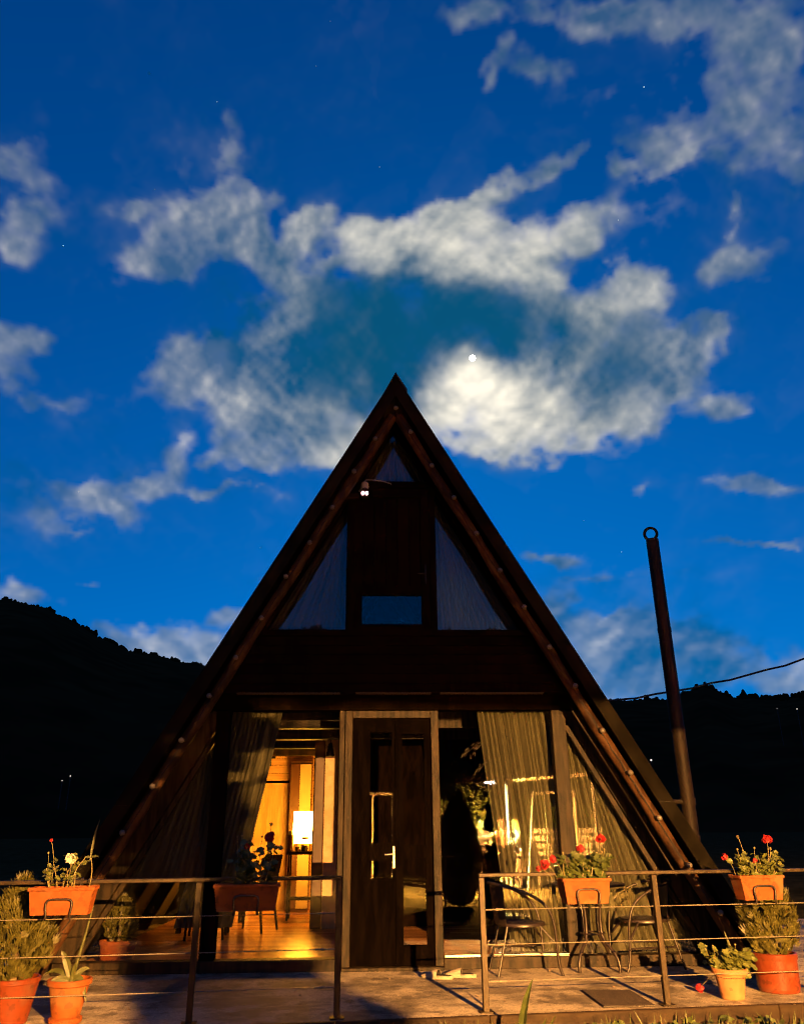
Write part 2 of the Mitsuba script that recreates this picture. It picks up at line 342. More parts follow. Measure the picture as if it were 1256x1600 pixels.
pbr('mat_dark_wood', grainy((0.0028, 0.0018, 0.0012), (0.0065, 0.0036, 0.0022), 20, 20, 4), 0.8, 0.0, 0.0)
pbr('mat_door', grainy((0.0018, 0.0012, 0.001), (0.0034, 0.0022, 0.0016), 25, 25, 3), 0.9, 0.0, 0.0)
pbr('mat_brown_wood', grainy((0.004, 0.0026, 0.0012), (0.028, 0.0175, 0.0075), 30, 30, 3.0, 2.0), 0.6, 0.0, 0.2)
pbr('mat_log', grainy((0.018, 0.008, 0.003), (0.060, 0.028, 0.010), 12, 12, 5.0, 7.0), 0.6, 0.0, 0.15)
pbr('mat_fascia', grainy((0.0045, 0.0036, 0.0022), (0.009, 0.0072, 0.0042), 9, 9, 5.0, 4.0), 0.8, 0.0, 0.02)
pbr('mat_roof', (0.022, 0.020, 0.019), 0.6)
pbr('mat_concrete', proc(concrete_fn), 0.72)
pbr('mat_terrace_edge', grainy((0.014, 0.008, 0.004), (0.027, 0.017, 0.008), 6, 6, 20, 1.0), 0.7, 0.0, 0.15)
pbr('mat_floor', proc(floor_fn), 0.26)
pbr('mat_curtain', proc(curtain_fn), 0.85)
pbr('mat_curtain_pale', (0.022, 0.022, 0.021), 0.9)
pbr('mat_black_metal', (0.018, 0.012, 0.009), 0.4)
pbr('mat_rail_metal', grainy((0.018, 0.012, 0.006), (0.034, 0.022, 0.010), 30, 30, 9, 3.0), 0.5, 0.2, 0.3)
pbr('mat_steel', (0.20, 0.175, 0.13), 0.4, 0.3)
pbr('mat_alu', (0.50, 0.46, 0.40), 0.35, 1.0)
pbr('mat_pipe', grainy((0.009, 0.006, 0.004), (0.017, 0.011, 0.006), 8, 8, 3, 5.0), 0.6, 0.0, 0.2)
pbr('mat_terracotta', terracotta((0.155, 0.037, 0.006), (0.22, 0.062, 0.013), 1.0), 0.7, 0.0, 0.2)
pbr('mat_terracotta_red', terracotta((0.10, 0.018, 0.005), (0.14, 0.029, 0.008), 6.0), 0.35, 0.0, 0.4)
pbr('mat_terracotta_pale', terracotta((0.24, 0.10, 0.036), (0.32, 0.15, 0.062), 9.0), 0.7, 0.0, 0.2)
pbr('mat_soil', grainy((0.012, 0.008, 0.005), (0.035, 0.022, 0.012), 40, 40, 40), 0.95)
pbr('mat_stem', (0.16, 0.13, 0.045), 0.6)
for nm, c, t in (('mat_leaf', (0.036, 0.047, 0.009), (0.05, 0.07, 0.01)), ('mat_leaf_light', (0.055, 0.063, 0.012), (0.08, 0.09, 0.012)), ('mat_thuja', (0.045, 0.042, 0.007), (0.04, 0.04, 0.006)), ('mat_strap_leaf', (0.038, 0.042, 0.011), (0.03, 0.03, 0.008))):
    pbr(nm, grainy(c, tuple(1.45 * x for x in c), 25, 25, 25, 3.0), 0.5, 0.0, 0.4)
pbr('mat_enamel', (0.75, 0.72, 0.66), 0.5)
pbr('mat_red_flower', grainy((0.20, 0.004, 0.006), (0.34, 0.010, 0.010), 60, 60, 60), 0.7)
pbr('mat_white_flower', (0.50, 0.46, 0.38), 0.7)
pbr('mat_cream', (0.27, 0.235, 0.17), 0.6)
pbr('mat_slipper_dark', (0.02, 0.015, 0.012), 0.7)
pbr('mat_mat', grainy((0.020, 0.014, 0.009), (0.036, 0.025, 0.015), 200, 200, 9), 0.9)
pbr('mat_white_paint', grainy((0.36, 0.30, 0.21), (0.50, 0.43, 0.32), 9, 9, 9, 8.0), 0.5, 0.0, 0.2)
pbr('mat_shelter_board', grainy((0.040, 0.022, 0.014), (0.075, 0.042, 0.026), 5, 5, 5, 2.0), 0.85, 0.0, 0.1)
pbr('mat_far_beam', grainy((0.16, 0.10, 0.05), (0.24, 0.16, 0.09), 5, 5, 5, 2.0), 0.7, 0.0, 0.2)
pbr('mat_dust', (0.035, 0.030, 0.022), 0.9)
pbr('mat_flashing', (0.060, 0.042, 0.022), 0.7, 0.0, 0.1)
pbr('mat_plaster', grainy((0.50, 0.36, 0.20), (0.60, 0.45, 0.27), 12, 12, 12), 0.8)
pbr('mat_wall_plank', grainy((0.55, 0.31, 0.15), (0.70, 0.44, 0.24), 4, 4, 40, 3.0), 0.5)
pbr('mat_room_door', grainy((0.52, 0.33, 0.14), (0.62, 0.42, 0.20), 30, 30, 3, 6.0), 0.45)
pbr('mat_cabinet_light', (0.36, 0.27, 0.17), 0.55)
pbr('mat_cabinet_dark', (0.060, 0.024, 0.012), 0.4)
pbr('mat_ground', grainy((0.012, 0.011, 0.005), (0.030, 0.026, 0.012), 3, 3, 3), 1.0, 0.0, 0.0)
pbr('mat_hill', grainy((0.010, 0.008, 0.004), (0.020, 0.015, 0.007), 0.05, 0.05, 0.05), 1.0, 0.0, 0.0)
pbr('mat_forest', (0.014, 0.011, 0.005), 1.0, 0.0, 0.0)
pbr('mat_cable', (0.010, 0.009, 0.009), 0.6)
pbr('mat_bulb', (0.12, 0.105, 0.085), 0.25)
pbr('mat_grey_plastic', (0.28, 0.24, 0.23), 0.4)
pbr('mat_skin', (0.52, 0.30, 0.19), 0.55)
pbr('mat_hair_blond', (0.42, 0.26, 0.10), 0.6)
pbr('mat_hair_dark', (0.035, 0.018, 0.010), 0.5)
pbr('mat_hair_grey', (0.50, 0.42, 0.34), 0.6)
pbr('mat_cloth_red', (0.36, 0.045, 0.020), 0.85)
pbr('mat_cloth_white', (0.70, 0.64, 0.55), 0.85)
pbr('mat_cloth_black', (0.016, 0.012, 0.012), 0.85)
pbr('mat_cloth_grey', (0.10, 0.075, 0.06), 0.85)
pbr('mat_eye', (0.02, 0.012, 0.01), 0.3)
pbr('mat_lip', (0.30, 0.07, 0.05), 0.5)
pbr('mat_bark', grainy((0.10, 0.065, 0.03), (0.24, 0.17, 0.09), 8, 8, 3), 0.8)
scene['mat_pane'] = {'type': 'thindielectric', 'int_ior': 1.52}
scene['mat_jar'] = {'type': 'thindielectric', 'int_ior': 1.45}


def lamp(color, w):
    return {'emitter': {'type': 'area', 'radiance': rgb(*[DIM * c for c in color]), 'sampling_weight': float(w)}}


# ------------------------------------------------------------------ frames of reference
YAW = math.radians(2.6)
HA, HB = np.array([math.cos(YAW), math.sin(YAW), 0]), np.array([-math.sin(YAW), math.cos(YAW), 0])
HOUSE = frame((0, 8.5, 0), HA, HB)            # x along the front, y into the house
RD = np.array([1, 0.139, 0]) / math.hypot(1, 0.139)
RAIL = frame((-0.483, 6.439, 0), RD, (-RD[1], RD[0], 0))   # x along the railing


def H(m):
    return place(m, HOUSE)


def R(m):
    return place(m, RAIL)


def hp(a, b, z):
    return (HOUSE @ np.array([a, b, z, 1.0]))[:3]


def rp(s, t, z):
    return (RAIL @ np.array([s, t, z, 1.0]))[:3]


# ------------------------------------------------------------------ ground, hills, forest
GZ = -0.2


def ground_mesh():
    rs = np.concatenate([[0.001], np.geomspace(1.0, 3000, 50)])
    th = np.linspace(0, 2 * np.pi, 145)[:-1]
    v = []
    for i, r in enumerate(rs):
        for t in th:
            x, y = r * math.sin(t), r * math.cos(t)
            v.append((x, y, GZ - 0.03 * min(1, r / 60) + 0.025 * (meshkit.noise(np.array([x * 0.9, y * 0.9, 1.0])) - 0.5)))
    n = len(th)
    f = []
    for i in range(len(rs) - 1):
        for j in range(n):
            k = (j + 1) % n
            f.append([i * n + j, i * n + k, (i + 1) * n + k, (i + 1) * n + j][::-1])
    return np.array(v), np.array(f)


struct('ground', ground_mesh(), 'mat_ground', 'dark earth and grass around the terrace, reaching to the foot of the hills')

RIDGE = [(-180, 13.2), (-172, 13.1), (-168, 12.6), (-160, 12.0), (-120, 12.5), (-80, 13.0), (-45, 14.4), (-32, 14.0), (-27.4, 13.75), (-25.1, 13.55), (-23.5, 13.0), (-21.7, 12.2), (-19.1, 11.15), (-16.5, 10.7), (-13.9, 10.35),
         (-6, 9.4), (4, 8.6), (10, 8.0), (14.5, 7.7), (17.9, 7.75), (19.2, 8.1), (20.5, 8.5), (21.3, 8.1), (22.2, 7.55), (26.2, 7.35), (34, 7.6), (60, 9.5), (100, 11.5), (140, 12.6), (160, 13.4), (168, 13.0), (174, 13.3), (180, 13.2)]
RA_, RE_ = np.array(RIDGE).T


def ridge(az):
    az = (np.asarray(az, float) + 180) % 360 - 180
    return np.interp(az, RA_, RE_) + 0.22 * (meshkit.noise(np.stack([az * 1.3, az * 0, az * 0], -1)) - 0.5)


def hill_height(az, r):
    s = np.clip((np.asarray(r, float) - 220) / 1280, 0, 1)
    s = s ** 0.8
    return GZ - 2 + (np.tan(np.radians(ridge(az))) * 1500 + 3.2) * np.where(r <= 1500, s, np.maximum(0, 1 - (r - 1500) / 1400))


def hill_mesh():
    az = np.arange(-180, 180, 0.75)
    rs = np.concatenate([np.linspace(200, 1500, 22), [1600, 1900, 2900]])
    v = []
    for r in rs:
        h = hill_height(az, r)
        rough = 10 * (meshkit.fbm(np.stack([az * 0.35, np.full_like(az, r / 120), az * 0], -1), 3) - 0.5) * (220 < r < 1400)
        v.append(np.stack([r * np.sin(np.radians(az)), r * np.cos(np.radians(az)), h + rough * min(1, (r - 200) / 300)], -1))
    n = len(az)
    f = []
    for i in range(len(rs) - 1):
        for j in range(n):
            k = (j + 1) % n
            f.append([i * n + j, (i + 1) * n + j, (i + 1) * n + k, i * n + k][::-1])
    return np.vstack(v), np.array(f)


struct('hills', hill_mesh(), 'mat_hill', 'dark wooded hills closing the valley all round', True)


def forest_mesh():
    g = np.random.default_rng(3)
    ms_v, ms_f, at = [], [], 0
    cone = trimesh.creation.icosphere(subdivisions=1)
    cv, cf = np.array(cone.vertices), np.array(cone.faces)
    for lo, hi, n in ((-31, -9, 1500), (9, 31, 1500), (160, 205, 1500)):
        for _ in range(n):
            az, r = g.uniform(lo, hi), 1500 - g.exponential(60)
            h = g.uniform(1.6, 3.8) * (1.0 if g.random() > 0.07 else 1.9)
            if 22.5 < az < 31 and g.random() < 0.18:
                h *= 1.9
            wd = h * g.uniform(0.45, 0.95)
            z = float(hill_height(az, r)) - 1.5
            v = cv * (1 + 0.5 * (g.random((len(cv), 1)) - 0.5)) * [wd, wd, h]
            ms_v.append(v + [r * math.sin(math.radians(az)), r * math.cos(math.radians(az)), z + 0.6 * h])
            ms_f.append(cf + at)
            at += len(cv)
    return np.vstack(ms_v), np.vstack(ms_f)


fk = numbered('hillside_forest')
scene[fk] = mikit.ply(forest_mesh(), 'mat_forest')
labels[fk] = {'label': 'dark forest along the crest of the hills against the night sky', 'category': 'forest', 'kind': 'stuff'}

# ------------------------------------------------------------------ terrace
def terrace_mesh():
    # front edge follows the railing, back edge lies under the house front
    f0, f1 = rp(-4.2, -0.10, 0), rp(5.2, -0.10, 0)
    pts = [f0[:2], f1[:2], (7.2, 9.3), (7.0, 12.5), (-7.0, 12.5), (-7.0, 9.3)]
    from shapely.geometry import Polygon
    m = trimesh.creation.extrude_polygon(Polygon(pts), 0.26, engine='earcut')
    m.apply_translation([0, 0, -0.26])
    return m


struct('terrace', terrace_mesh(), 'mat_concrete', 'worn concrete terrace in front of the house')
edge = thing('terrace_edging', 'dark steel edging along the front of the terrace', 'edging')
for s0, s1 in ((-4.2, -1.45), (-1.447, 1.05), (1.053, 3.2), (3.203, 5.2)):
    part(edge, 'channel', R(box(s0, s1, -0.145, -0.103, -0.17, 0.006, 0.006)), 'mat_terrace_edge')

# ------------------------------------------------------------------ the A-frame house
C0, ZT, K = -0.09, 5.97, 1.767
house = thing('a_frame_house', 'dark timber A-frame house with glazed front, steep roof down to the terrace', 'house')
GB, BB = -0.70, 6.9


def slope_a(z, off, side):
    """Half-width position where the roof line lowered by off metres reaches height z."""
    return C0 + side * (ZT - off - z) / K


def roof_poly(side, o1, o2, z0, z1=None):
    """A strip parallel to the roof line on one side, from o1 to o2 metres below its top, from height z0 up."""
    top1 = (C0, ZT - o1) if z1 is None else (slope_a(z1, o1, side), z1)
    top2 = (C0, ZT - o2) if z1 is None else (slope_a(z1, o2, side), z1)
    return [top1, (slope_a(z0, o1, side), z0), (slope_a(z0, o2, side), z0), top2]


for side, nm in ((-1, 'left'), (1, 'right')):
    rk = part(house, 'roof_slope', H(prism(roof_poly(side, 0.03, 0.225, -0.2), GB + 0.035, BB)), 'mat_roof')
    # standing seams of the metal roof, running down the slope
    for i, b in enumerate(np.arange(GB + 0.3, BB, 0.55)):
        part(rk, 'seam', H(prism(roof_poly(side, -0.015, 0.029, -0.19), b - 0.012, b + 0.012)), 'mat_roof')
    for z0, z1 in ((-0.2, 1.43), (1.436, 2.9), (2.906, 4.4), (4.406, None)):
        part(house, 'fascia_board', H(prism(roof_poly(side, 0.0, 0.265, z0, z1), GB, GB + 0.032)), 'mat_fascia')
    # soffit planks between the fascia and the glazed front, running into the depth of the roof
    for i in range(24):
        z1, z0 = 5.5 - i * 0.225, 5.5 - (i + 1) * 0.225 + 0.006
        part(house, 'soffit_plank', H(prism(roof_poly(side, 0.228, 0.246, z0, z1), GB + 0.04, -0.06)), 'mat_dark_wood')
    # round log rafter under the verge
    off = 0.405
    p0, p1 = (C0 + side * 0.03, -0.55, ZT - off - 0.05), (slope_a(-0.05, off, side), -0.55, -0.05)
    q = np.linspace(p0, p1, 26)
    wob = np.stack([0.008 * np.sin(np.arange(26) * 1.1 + side), 0.006 * np.cos(np.arange(26) * 0.7), np.zeros(26)], 1)
    part(house, 'log_rafter', H(tube(q + wob, 0.054 + 0.004 * np.sin(np.arange(26) * 1.7), 14)), 'mat_log', smooth=50)
    # rafters set back inside, carried along the whole roof
    for b in (1.4, 3.0, 4.6, 6.2):
        part(house, 'inner_rafter', H(prism(roof_poly(side, 0.228, 0.50, 0.045), b, b + 0.09)), 'mat_dark_wood')
    # sloping frame boards of the glazing, upper and lower
    part(house, 'sloping_frame', H(prism(roof_poly(side, 0.25, 0.575, 0.10, 2.35), -0.045, 0.045)), 'mat_brown_wood')
    part(house, 'sloping_frame', H(prism(roof_poly(side, 0.60, 0.69, 0.10, 2.20), -0.03, 0.03)), 'mat_brown_wood')
part(house, 'ridge_cap', H(prism([(C0 - 0.13, ZT - 0.235), (C0, ZT + 0.03), (C0 + 0.13, ZT - 0.195), (C0 + 0.11, ZT - 0.20), (C0, ZT + 0.004), (C0 - 0.11, ZT - 0.2)], GB - 0.012, BB)), 'mat_roof')


def facade_band(z0, z1, b0, b1, off=0.25):
    return prism([(slope_a(z0, off, -1), z0), (slope_a(z0, off, 1), z0), (slope_a(z1, off, 1), z1), (slope_a(z1, off, -1), z1)], b0, b1)


# beam over the ground floor, cladding above it, sill of the upper windows
part(house, 'cross_beam', H(facade_band(2.36, 2.515, -0.07, 0.07)), 'mat_dark_wood')
# the upper front stands a little forward of the ground floor
UB, US = -0.20, 0.976
UP = np.array([[US, 0, 0, -0.386 * (1 - US)], [0, 1, 0, UB], [0, 0, US, 1.22 * (1 - US)], [0, 0, 0, 1.0]])
FRONT = HOUSE


def H(m):
    return place(m, FRONT @ UP)


part(house, 'jetty_board', place(prism([(slope_a(2.516, 0.25, -1), 2.517), (slope_a(2.516, 0.25, 1), 2.517), (slope_a(2.53, 0.25, 1), 2.531), (slope_a(2.53, 0.25, -1), 2.531)], -0.20, 0.03), HOUSE), 'mat_dark_wood')
for a0, a1 in ((-1.72, -0.66), (-0.50, 0.28), (0.38, 1.46)):
    part(house, 'drip_flashing', H(box(a0, a1, -0.105, -0.045, 2.519, 2.534)), 'mat_flashing')
for i in range(6):
    z0 = 2.54 + i * 0.10
    part(house, 'cladding_board', H(facade_band(z0, z0 + 0.094, -0.045 - 0.002 * (i % 2), 0.03)), 'mat_dark_wood')
part(house, 'window_sill', H(facade_band(3.14, 3.20, -0.075, 0.05)), 'mat_dark_wood')
part(house, 'transom', H(facade_band(4.865, 4.945, -0.055, 0.05, 0.345)), 'mat_dark_wood')
for a0, a1 in ((-0.62, -0.532), (0.302, 0.372)):
    part(house, 'upper_post', H(box(a0, a1, -0.05, 0.05, 3.20, 4.862)), 'mat_dark_wood')
for side in (-1, 1):
    part(house, 'sloping_frame', H(prism(roof_poly(side, 0.145, 0.345, 2.60), -0.05, 0.05)), 'mat_dark_wood')
# balcony door of the upper floor
bd = part(house, 'balcony_door', H(cat([box(-0.530, -0.445, -0.035, 0.03, 3.20, 4.862), box(0.205, 0.300, -0.035, 0.03, 3.20, 4.862), box(-0.445, 0.205, -0.035, 0.03, 4.76, 4.862), box(-0.445, 0.205, -0.035, 0.03, 3.60, 3.70), box(-0.445, 0.205, -0.035, 0.03, 3.20, 3.27)])), 'mat_dark_wood')
for i in range(5):
    x = -0.443 + i * 0.1295
    part(bd, 'door_plank', H(box(x, x + 0.124, -0.012, 0.012, 3.702, 4.758, 0.003)), 'mat_dark_wood')


def sheet(poly, b):
    """One flat pane in the house front at depth b."""
    p = np.array([(a, b, z) for a, z in poly], float)
    n = len(p)
    m = trimesh.Trimesh(p, [[0, i, i + 1] for i in range(1, n - 1)], process=False)
    return H(m)


part(bd, 'door_pane', sheet([(-0.445, 3.27), (0.205, 3.27), (0.205, 3.60), (-0.445, 3.60)], 0.0), 'mat_pane')
part(bd, 'door_handle', H(cat([box(0.245, 0.262, -0.06, -0.036, 3.72, 3.94, 0.004), tube([(0.253, -0.07, 3.83), (0.16, -0.075, 3.83)], 0.008)])), 'mat_black_metal')
UO = 0.345
part(house, 'window_pane', sheet([(C0, ZT - UO), (slope_a(4.945, UO, -1), 4.945), (slope_a(4.945, UO, 1), 4.945)], 0.0), 'mat_pane', label='small triangular pane under the ridge')
part(house, 'window_pane', sheet([(slope_a(3.2, UO, -1), 3.2), (-0.62, 3.2), (-0.62, ZT - UO - K * (C0 + 0.62))], 0.0), 'mat_pane', label='upper left triangular window pane')
part(house, 'window_pane', sheet([(slope_a(3.2, UO, 1), 3.2), (0.372, ZT - UO - K * (0.372 - C0)), (0.372, 3.2)], 0.0), 'mat_pane', label='upper right triangular window pane')



def H(m):
    return place(m, HOUSE)


# ground floor of the front
part(house, 'sill_beam', H(box(slope_a(0.1, 0.322, -1), -0.603, -0.075, 0.08, 0.0, 0.098, 0.004)), 'mat_brown_wood')
part(house, 'sill_beam', H(box(0.353, slope_a(0.1, 0.322, 1), -0.075, 0.08, 0.0, 0.098, 0.004)), 'mat_brown_wood')
part(house, 'glazing_bead', H(box(0.365, 1.528, -0.062, -0.03, 0.0985, 0.118)), 'mat_alu')
part(house, 'front_post', H(box(-1.915, -1.775, -0.06, 0.06, 0.10, 2.357, 0.005)), 'mat_dark_wood')
part(house, 'front_post', H(box(-0.660, -0.604, -0.05, 0.05, 0.10, 2.357, 0.004)), 'mat_brown_wood')
part(house, 'front_post', H(box(1.530, 1.675, -0.06, 0.06, 0.10, 2.357, 0.005)), 'mat_brown_wood')
df = part(house, 'door_frame', H(box(-0.600, -0.525, -0.085, 0.06, 0.03, 2.35, 0.004)), 'mat_brown_wood', label='scuffed brown wooden door frame')
part(df, 'jamb', H(box(0.272, 0.350, -0.085, 0.06, 0.03, 2.35, 0.004)), 'mat_brown_wood')
part(df, 'lintel', H(box(-0.5245, 0.2715, -0.082, 0.055, 2.275, 2.35, 0.004)), 'mat_brown_wood')
part(house, 'threshold', H(box(-0.60, 0.35, -0.12, 0.07, 0.0, 0.029, 0.004)), 'mat_brown_wood')
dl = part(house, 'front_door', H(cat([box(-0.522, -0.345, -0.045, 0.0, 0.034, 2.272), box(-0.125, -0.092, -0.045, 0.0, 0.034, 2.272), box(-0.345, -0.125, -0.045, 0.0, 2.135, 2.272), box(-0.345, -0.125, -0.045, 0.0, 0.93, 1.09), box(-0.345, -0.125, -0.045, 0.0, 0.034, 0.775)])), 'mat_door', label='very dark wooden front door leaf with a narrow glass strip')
part(dl, 'door_pane', sheet([(-0.345, 1.09), (-0.125, 1.09), (-0.125, 2.135), (-0.345, 2.135)], -0.02), 'mat_pane')
part(dl, 'door_pane', sheet([(-0.345, 0.775), (-0.125, 0.775), (-0.125, 0.93), (-0.345, 0.93)], -0.02), 'mat_pane')
part(dl, 'door_handle', H(cat([box(-0.122, -0.098, -0.056, -0.0455, 0.86, 1.06, 0.004), tube([(-0.11, -0.05, 0.99), (-0.11, -0.095, 0.99), (-0.20, -0.10, 0.985)], 0.008)])), 'mat_alu')
d2 = part(house, 'front_door', H(cat([box(-0.089, -0.02, -0.045, 0.0, 0.034, 2.272), box(0.20, 0.269, -0.045, 0.0, 0.034, 2.272), box(-0.02, 0.20, -0.045, 0.0, 2.12, 2.272), box(-0.02, 0.20, -0.045, 0.0, 0.95, 1.07), box(-0.02, 0.20, -0.045, 0.0, 0.034, 0.20)])), 'mat_door', label='very dark front door leaf with broad stiles and dark glass')
part(d2, 'door_pane', sheet([(-0.02, 1.07), (0.20, 1.07), (0.20, 2.12), (-0.02, 2.12)], -0.02), 'mat_pane')
part(d2, 'door_pane', sheet([(-0.02, 0.20), (0.20, 0.20), (0.20, 0.95), (-0.02, 0.95)], -0.02), 'mat_pane')
part(d2, 'cover_strip', H(box(-0.094, -0.070, -0.060, -0.0455, 0.05, 2.26, 0.003)), 'mat_door')
LO = 0.69
part(house, 'window_pane', sheet([(-1.775, 0.098), (-0.66, 0.098), (-0.66, 2.36), (-1.775, 2.36)], 0.0), 'mat_pane', label='large pane left of the door, showing the lit room')
part(house, 'window_pane', sheet([(0.35, 0.098), (1.53, 0.098), (1.53, 2.36), (0.35, 2.36)], 0.0), 'mat_pane', label='large pane right of the door, mirroring the lit garden')
part(house, 'window_pane', sheet([(slope_a(0.1, LO, -1), 0.1), (-1.915, 0.1), (-1.915, ZT - LO - K * (C0 + 1.915))], 0.0), 'mat_pane', label='lower left triangular pane')
part(house, 'window_pane', sheet([(1.675, 0.1), (slope_a(0.1, LO, 1), 0.1), (1.675, ZT - LO - K * (1.675 - C0))], 0.0), 'mat_pane', label='lower right triangular pane')

ps_v, ps_f, at = [], [], 0
g = np.random.default_rng(19)
for cx, cz, rad, a0, a1, n_ in ((0.86, 1.88, 0.16, 1.9, 3.0, 26), (0.80, 1.80, 0.22, 1.7, 2.6, 24), (0.92, 1.66, 0.20, 1.5, 2.7, 26), (1.02, 2.02, 0.09, 0.2, 1.6, 18), (1.20, 1.62, 0.14, 2.2, 3.2, 14), (0.72, 1.52, 0.12, 0.3, 1.4, 14), (1.40, 2.20, 0.05, 0.0, 3.0, 12)):
    for _ in range(n_):
        th = g.uniform(a0, a1)
        r_ = rad + 0.012 * g.normal()
        dth, wd = g.uniform(0.05, 0.22), g.uniform(0.0008, 0.0028)
        p = [(cx + rr * math.cos(tt), -0.004, cz + rr * math.sin(tt)) for tt in (th, th + dth) for rr in (r_ - wd, r_ + wd)]
        ps_v += p
        ps_f += [[at, at + 1, at + 3], [at, at + 3, at + 2]]
        at += 4
part(house, 'glass_smear', H(trimesh.Trimesh(np.array(ps_v), ps_f, process=False)), 'mat_dust', stuff=True, label='dusty wiping smears on the large right pane')

# the room behind the glass
part(house, 'room_floor', H(box(-3.1, 2.95, 0.085, 5.9, -0.01, 0.045)), 'mat_floor', label='glossy orange wooden floor')
part(house, 'loft_floor', H(facade_band(2.46, 2.50, 0.075, 5.9, 0.235)), 'mat_dark_wood')
for b in (0.75, 1.95, 3.15, 4.35):
    part(house, 'ceiling_beam', H(prism([(slope_a(2.28, 0.53, -1), 2.28), (slope_a(2.28, 0.53, 1), 2.28), (slope_a(2.457, 0.53, 1), 2.457), (slope_a(2.457, 0.53, -1), 2.457)], b + 0.095, b + 0.20)), 'mat_brown_wood')
for i in range(20):
    z0 = 0.048 + i * 0.12
    for a0, a1 in ((-2.85, -2.402), (-1.648, -0.80)) if z0 < 1.9 else ((-2.2, -0.80),):
        a0 = max(a0, slope_a(z0 + 0.12, 0.33, -1))
        if a1 - a0 > 0.1:
            part(house, 'wall_plank', H(box(a0, a1, 5.50, 5.52 + 0.004 * (i % 2), z0, z0 + 0.115, 0.004)), 'mat_wall_plank')
part(house, 'back_wall', H(facade_band(0.045, 2.456, 5.56, 5.70, 0.235)), 'mat_dark_wood')
part(house, 'rear_gable', H(prism([(C0, ZT - 0.235), (slope_a(2.5, 0.235, -1), 2.502), (slope_a(2.5, 0.235, 1), 2.502)], 6.6, 6.7)), 'mat_dark_wood')
rd = part(house, 'room_door', H(box(-2.33, -1.72, 5.455, 5.495, 0.05, 1.86, 0.004)), 'mat_room_door', label='pale panelled door at the back of the room')
for z0, z1 in ((0.16, 0.78), (0.92, 1.74)):
    for a0, a1 in ((-2.25, -2.06), (-1.99, -1.80)):
        part(rd, 'door_panel', H(box(a0, a1, 5.443, 5.452, z0, z1, 0.006)), 'mat_room_door')
part(rd, 'door_casing', H(cat([box(-2.40, -2.332, 5.44, 5.50, 0.05, 1.93), box(-1.718, -1.65, 5.44, 5.50, 0.05, 1.93), box(-2.331, -1.719, 5.44, 5.50, 1.862, 1.93)])), 'mat_room_door')
part(rd, 'door_handle', H(tube([(-1.78, 5.44, 0.98), (-1.78, 5.40, 0.98), (-1.88, 5.395, 0.98)], 0.012)), 'mat_alu')
part(house, 'room_post', H(box(-1.085, -0.945, 2.86, 3.0, 0.048, 2.457, 0.01)), 'mat_cabinet_dark')
part(house, 'partition_wall', H(box(-0.94, -0.765, 2.90, 5.49, 0.048, 2.457)), 'mat_plaster')
part(house, 'partition_wall', H(box(-0.762, slope_a(2.46, 0.33, 1), 3.0, 3.1, 0.048, 2.457)), 'mat_dark_wood')

# curtains: each hangs from one line and ends on another; points are (across, height)
def curtain(name, label, top, bot, folds, amp, b0, seed, mat='mat_curtain', group=None):
    g = np.random.default_rng(seed)
    n, m = folds * 14 + 1, 22
    s, t = np.meshgrid(np.linspace(0, 1, n), np.linspace(0, 1, m), indexing='ij')
    (ta0, tz0), (ta1, tz1) = top
    (ba0, bz0), (ba1, bz1) = bot
    ph = np.cumsum(g.uniform(0.35, 1.75, folds + 1))
    ph = np.interp(s[:, 0], np.linspace(0, 1, folds + 1), ph)
    a = (ta0 + (ta1 - ta0) * s) * (1 - t) + (ba0 + (ba1 - ba0) * s) * t
    z = (tz0 + (tz1 - tz0) * s) * (1 - t) + (bz0 + (bz1 - bz0) * s) * t
    x = 2 * np.pi * ph[:, None]
    drift = g.uniform(-1.2, 1.2) * t + 0.5 * np.sin(3 * t + seed)
    f = np.sin(x + drift) + 0.35 * np.sin(2 * x + 1.3 * drift + 0.7) + 0.22 * np.sin(3.3 * x + 2.5 * t)
    k = amp * (0.45 + 0.9 * np.interp(s, np.linspace(0, 1, folds + 1), g.random(folds + 1))) * (0.75 + 0.35 * t)
    soft = meshkit.fbm(np.stack([6 * s, 4 * t, 0 * s + seed], -1), 3) - 0.5
    b = b0 + k * f + 0.05 * soft
    a = a + 0.40 * k * np.cos(x + drift)
    v = np.stack([a, b, z], -1).reshape(-1, 3)
    i, j = np.meshgrid(np.arange(n - 1), np.arange(m - 1), indexing='ij')
    q = np.stack([i * m + j, (i + 1) * m + j, (i + 1) * m + j + 1, i * m + j + 1], -1).reshape(-1, 4)
    mesh = trimesh.Trimesh(v, np.vstack([q[:, [0, 1, 2]], q[:, [0, 2, 3]]]), process=False)
    return whole(name, H(mesh), mat, label, 'curtain', group, smooth=True)


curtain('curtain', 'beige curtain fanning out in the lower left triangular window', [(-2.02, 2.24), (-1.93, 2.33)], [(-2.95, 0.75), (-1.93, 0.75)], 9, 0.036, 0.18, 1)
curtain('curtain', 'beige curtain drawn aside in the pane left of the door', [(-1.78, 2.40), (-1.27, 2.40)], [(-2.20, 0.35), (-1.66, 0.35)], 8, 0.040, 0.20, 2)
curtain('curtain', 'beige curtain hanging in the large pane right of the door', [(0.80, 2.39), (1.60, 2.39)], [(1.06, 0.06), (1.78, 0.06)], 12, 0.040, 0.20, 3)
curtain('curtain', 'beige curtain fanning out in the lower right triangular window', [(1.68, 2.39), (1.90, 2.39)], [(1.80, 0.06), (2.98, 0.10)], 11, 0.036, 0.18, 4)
curtain('curtain', 'pale curtain behind the upper left triangular window', [(-0.66, 4.55), (-0.60, 4.66)], [(-1.62, 2.95), (-0.60, 2.95)], 10, 0.03, 0.02, 5, 'mat_curtain_pale')
